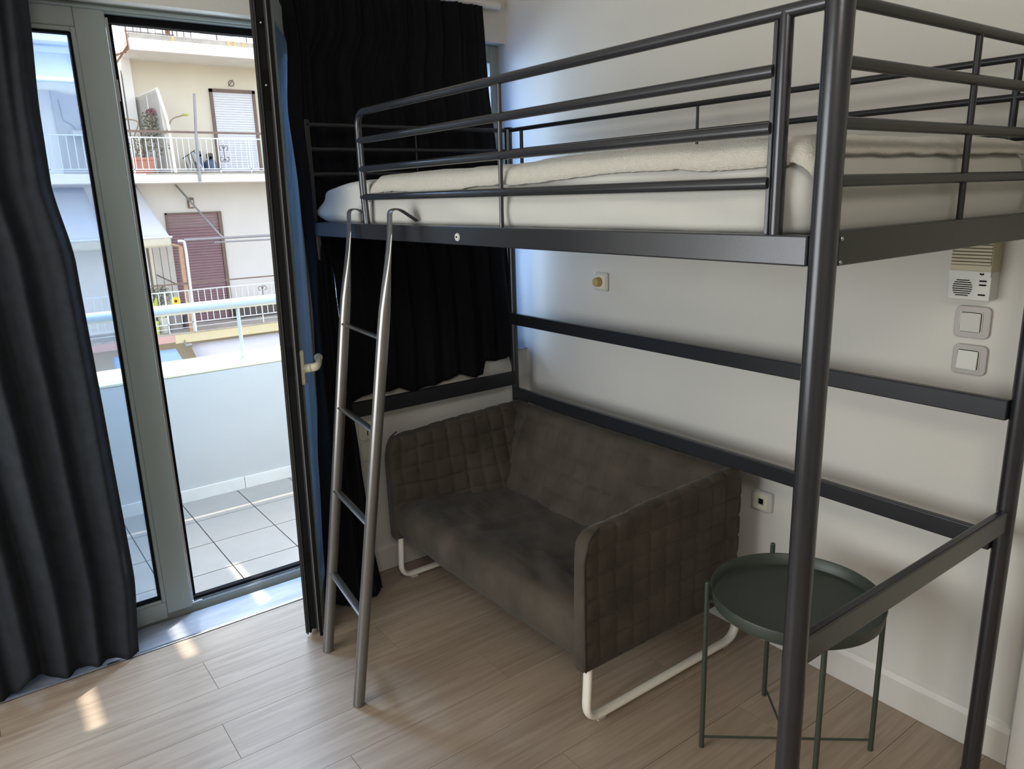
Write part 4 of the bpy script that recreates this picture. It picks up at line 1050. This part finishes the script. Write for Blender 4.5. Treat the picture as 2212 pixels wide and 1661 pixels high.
for (y, z, dy, dz, w) in ((1.08, -.45, .06, .32, .05), (1.2, -.6, .04, .18, .05), (1.02, -.5, -.05, .25, .04)):
    a = Vector((-13.2, y, z)); b = a+Vector((0, dy, dz)); nn = Vector((0, -dz, dy)).normalized()*w
    m.add([a, a.lerp(b, .4)+nn, b, a.lerp(b, .5)-nn], [(0,1,2,3)])
link('leaf', m, M['yellow_green'], gp, recalc=False)
link('stem', T([(-13.2, 1.08, -.75), (-13.2, 1.08, -.45)], .01, 6), M['leaf'], gp)
hd = thing('hedge_plant', 'grey-green bushy plant behind the lower balustrade', 'plant', (-13.6, 1.25, -.87))
m = MB(); leaves(m, (-13.65, 1.28, -.20), .22, 420, .028, rp_, (1, 1.1, 1.2)); o = link('foliage', m, M['leaf_dark'], hd, recalc=False); o['kind'] = 'stuff'
link('stem', T([(-13.65, 1.25, -.87), (-13.65, 1.25, -.3)], .02, 6), M['stem'], hd)
sk_ = thing('spiky_plant', 'spiky potted plant seen through the closed glass leaf', 'plant', (-13.35, .52, 2.16))
m = MB()
for k in range(26):
    a = rp_.uniform(0, 6.28); r = rp_.uniform(.12, .28); zt = rp_.uniform(.28, .52)
    p0 = Vector((-13.35, .52, 2.32)); p1 = p0+Vector((math.cos(a)*r*.5, math.sin(a)*r*.5, zt*.8)); p2 = p0+Vector((math.cos(a)*r, math.sin(a)*r, zt*.75))
    m.tube([p0, p1, p2], [.010, .008, .002], 4)
link('foliage', m, M['leaf'], sk_)
link('pot', MB().lathe((-13.35, .52, 2.16), [(0, 0), (.08, 0), (.11, .16), (0, .16)], 16), M['white_pot'], sk_)
tag(link('blue_tub', MB().lathe((-13.6, .50, 2.93), [(0, 0), (.09, 0), (.13, .12), (.12, .12), (.0, .02)], 20), M['blue_tub']), 'blue plastic tub on a ledge seen through the closed glass leaf', 'tub')
tag(link('utility_ledge', B(-13.9, -13.4, .2, .75, 2.86, 2.93), M['grey_panel']), 'narrow wall ledge carrying the blue tub', 'shelf')
# gas bottles and drying rack
for i, (y, lab, r, h) in enumerate(((2.45, 'left slate-blue gas bottle beside the folded rack', .085, .34), (2.66, 'right slate-blue gas bottle, the larger of the two', .125, .30))):
    t = thing('gas_bottle', lab, 'gas bottle', (-13.85, y, 2.16), 'gas bottles on the upper balcony')
    link('body', MB().lathe((-13.85, y, 2.16), [(0, 0), (r*.9, 0), (r, .03), (r, h*.72), (r*.72, h*.92), (r*.35, h), (0, h)], 22), M['gas'], t)
    link('collar', MB().lathe((-13.85, y, 2.16+h), [(r*.3, 0), (r*.55, .02), (r*.55, .10), (r*.3, .12), (0, .12)], 14), M['iron'] if i else M['gas'], t)
    link('valve', MB().box(-13.79, -13.76, y-.02, y+.02, 2.16+h+.01, 2.16+h+.05), M['black'], t)
dk = thing('folded_rack', 'folded white slatted clothes rack leaning on the upper balcony wall', 'clothes rack', (-13.8, 2.27, 2.16))
for k in range(7):
    f_ = k/6; a = Vector((-13.75, 2.18+.0*k, 2.50-.03*k+.05)); 
    link('rod', T([(-13.8, 2.15+.20*f_, 2.50+.12*f_), (-13.7, 2.19+.26*f_, 2.18+.02*f_)], .008, 6), M['rail_white'] if k % 2 else M['iron'], dk)
link('frame', T([(-13.8, 2.12, 2.47), (-13.8, 2.37, 2.63)], .012, 6), M['iron'], dk)
link('frame', T([(-13.78, 2.33, 2.58), (-13.68, 2.47, 2.20)], .016, 6), M['rail_white'], dk)
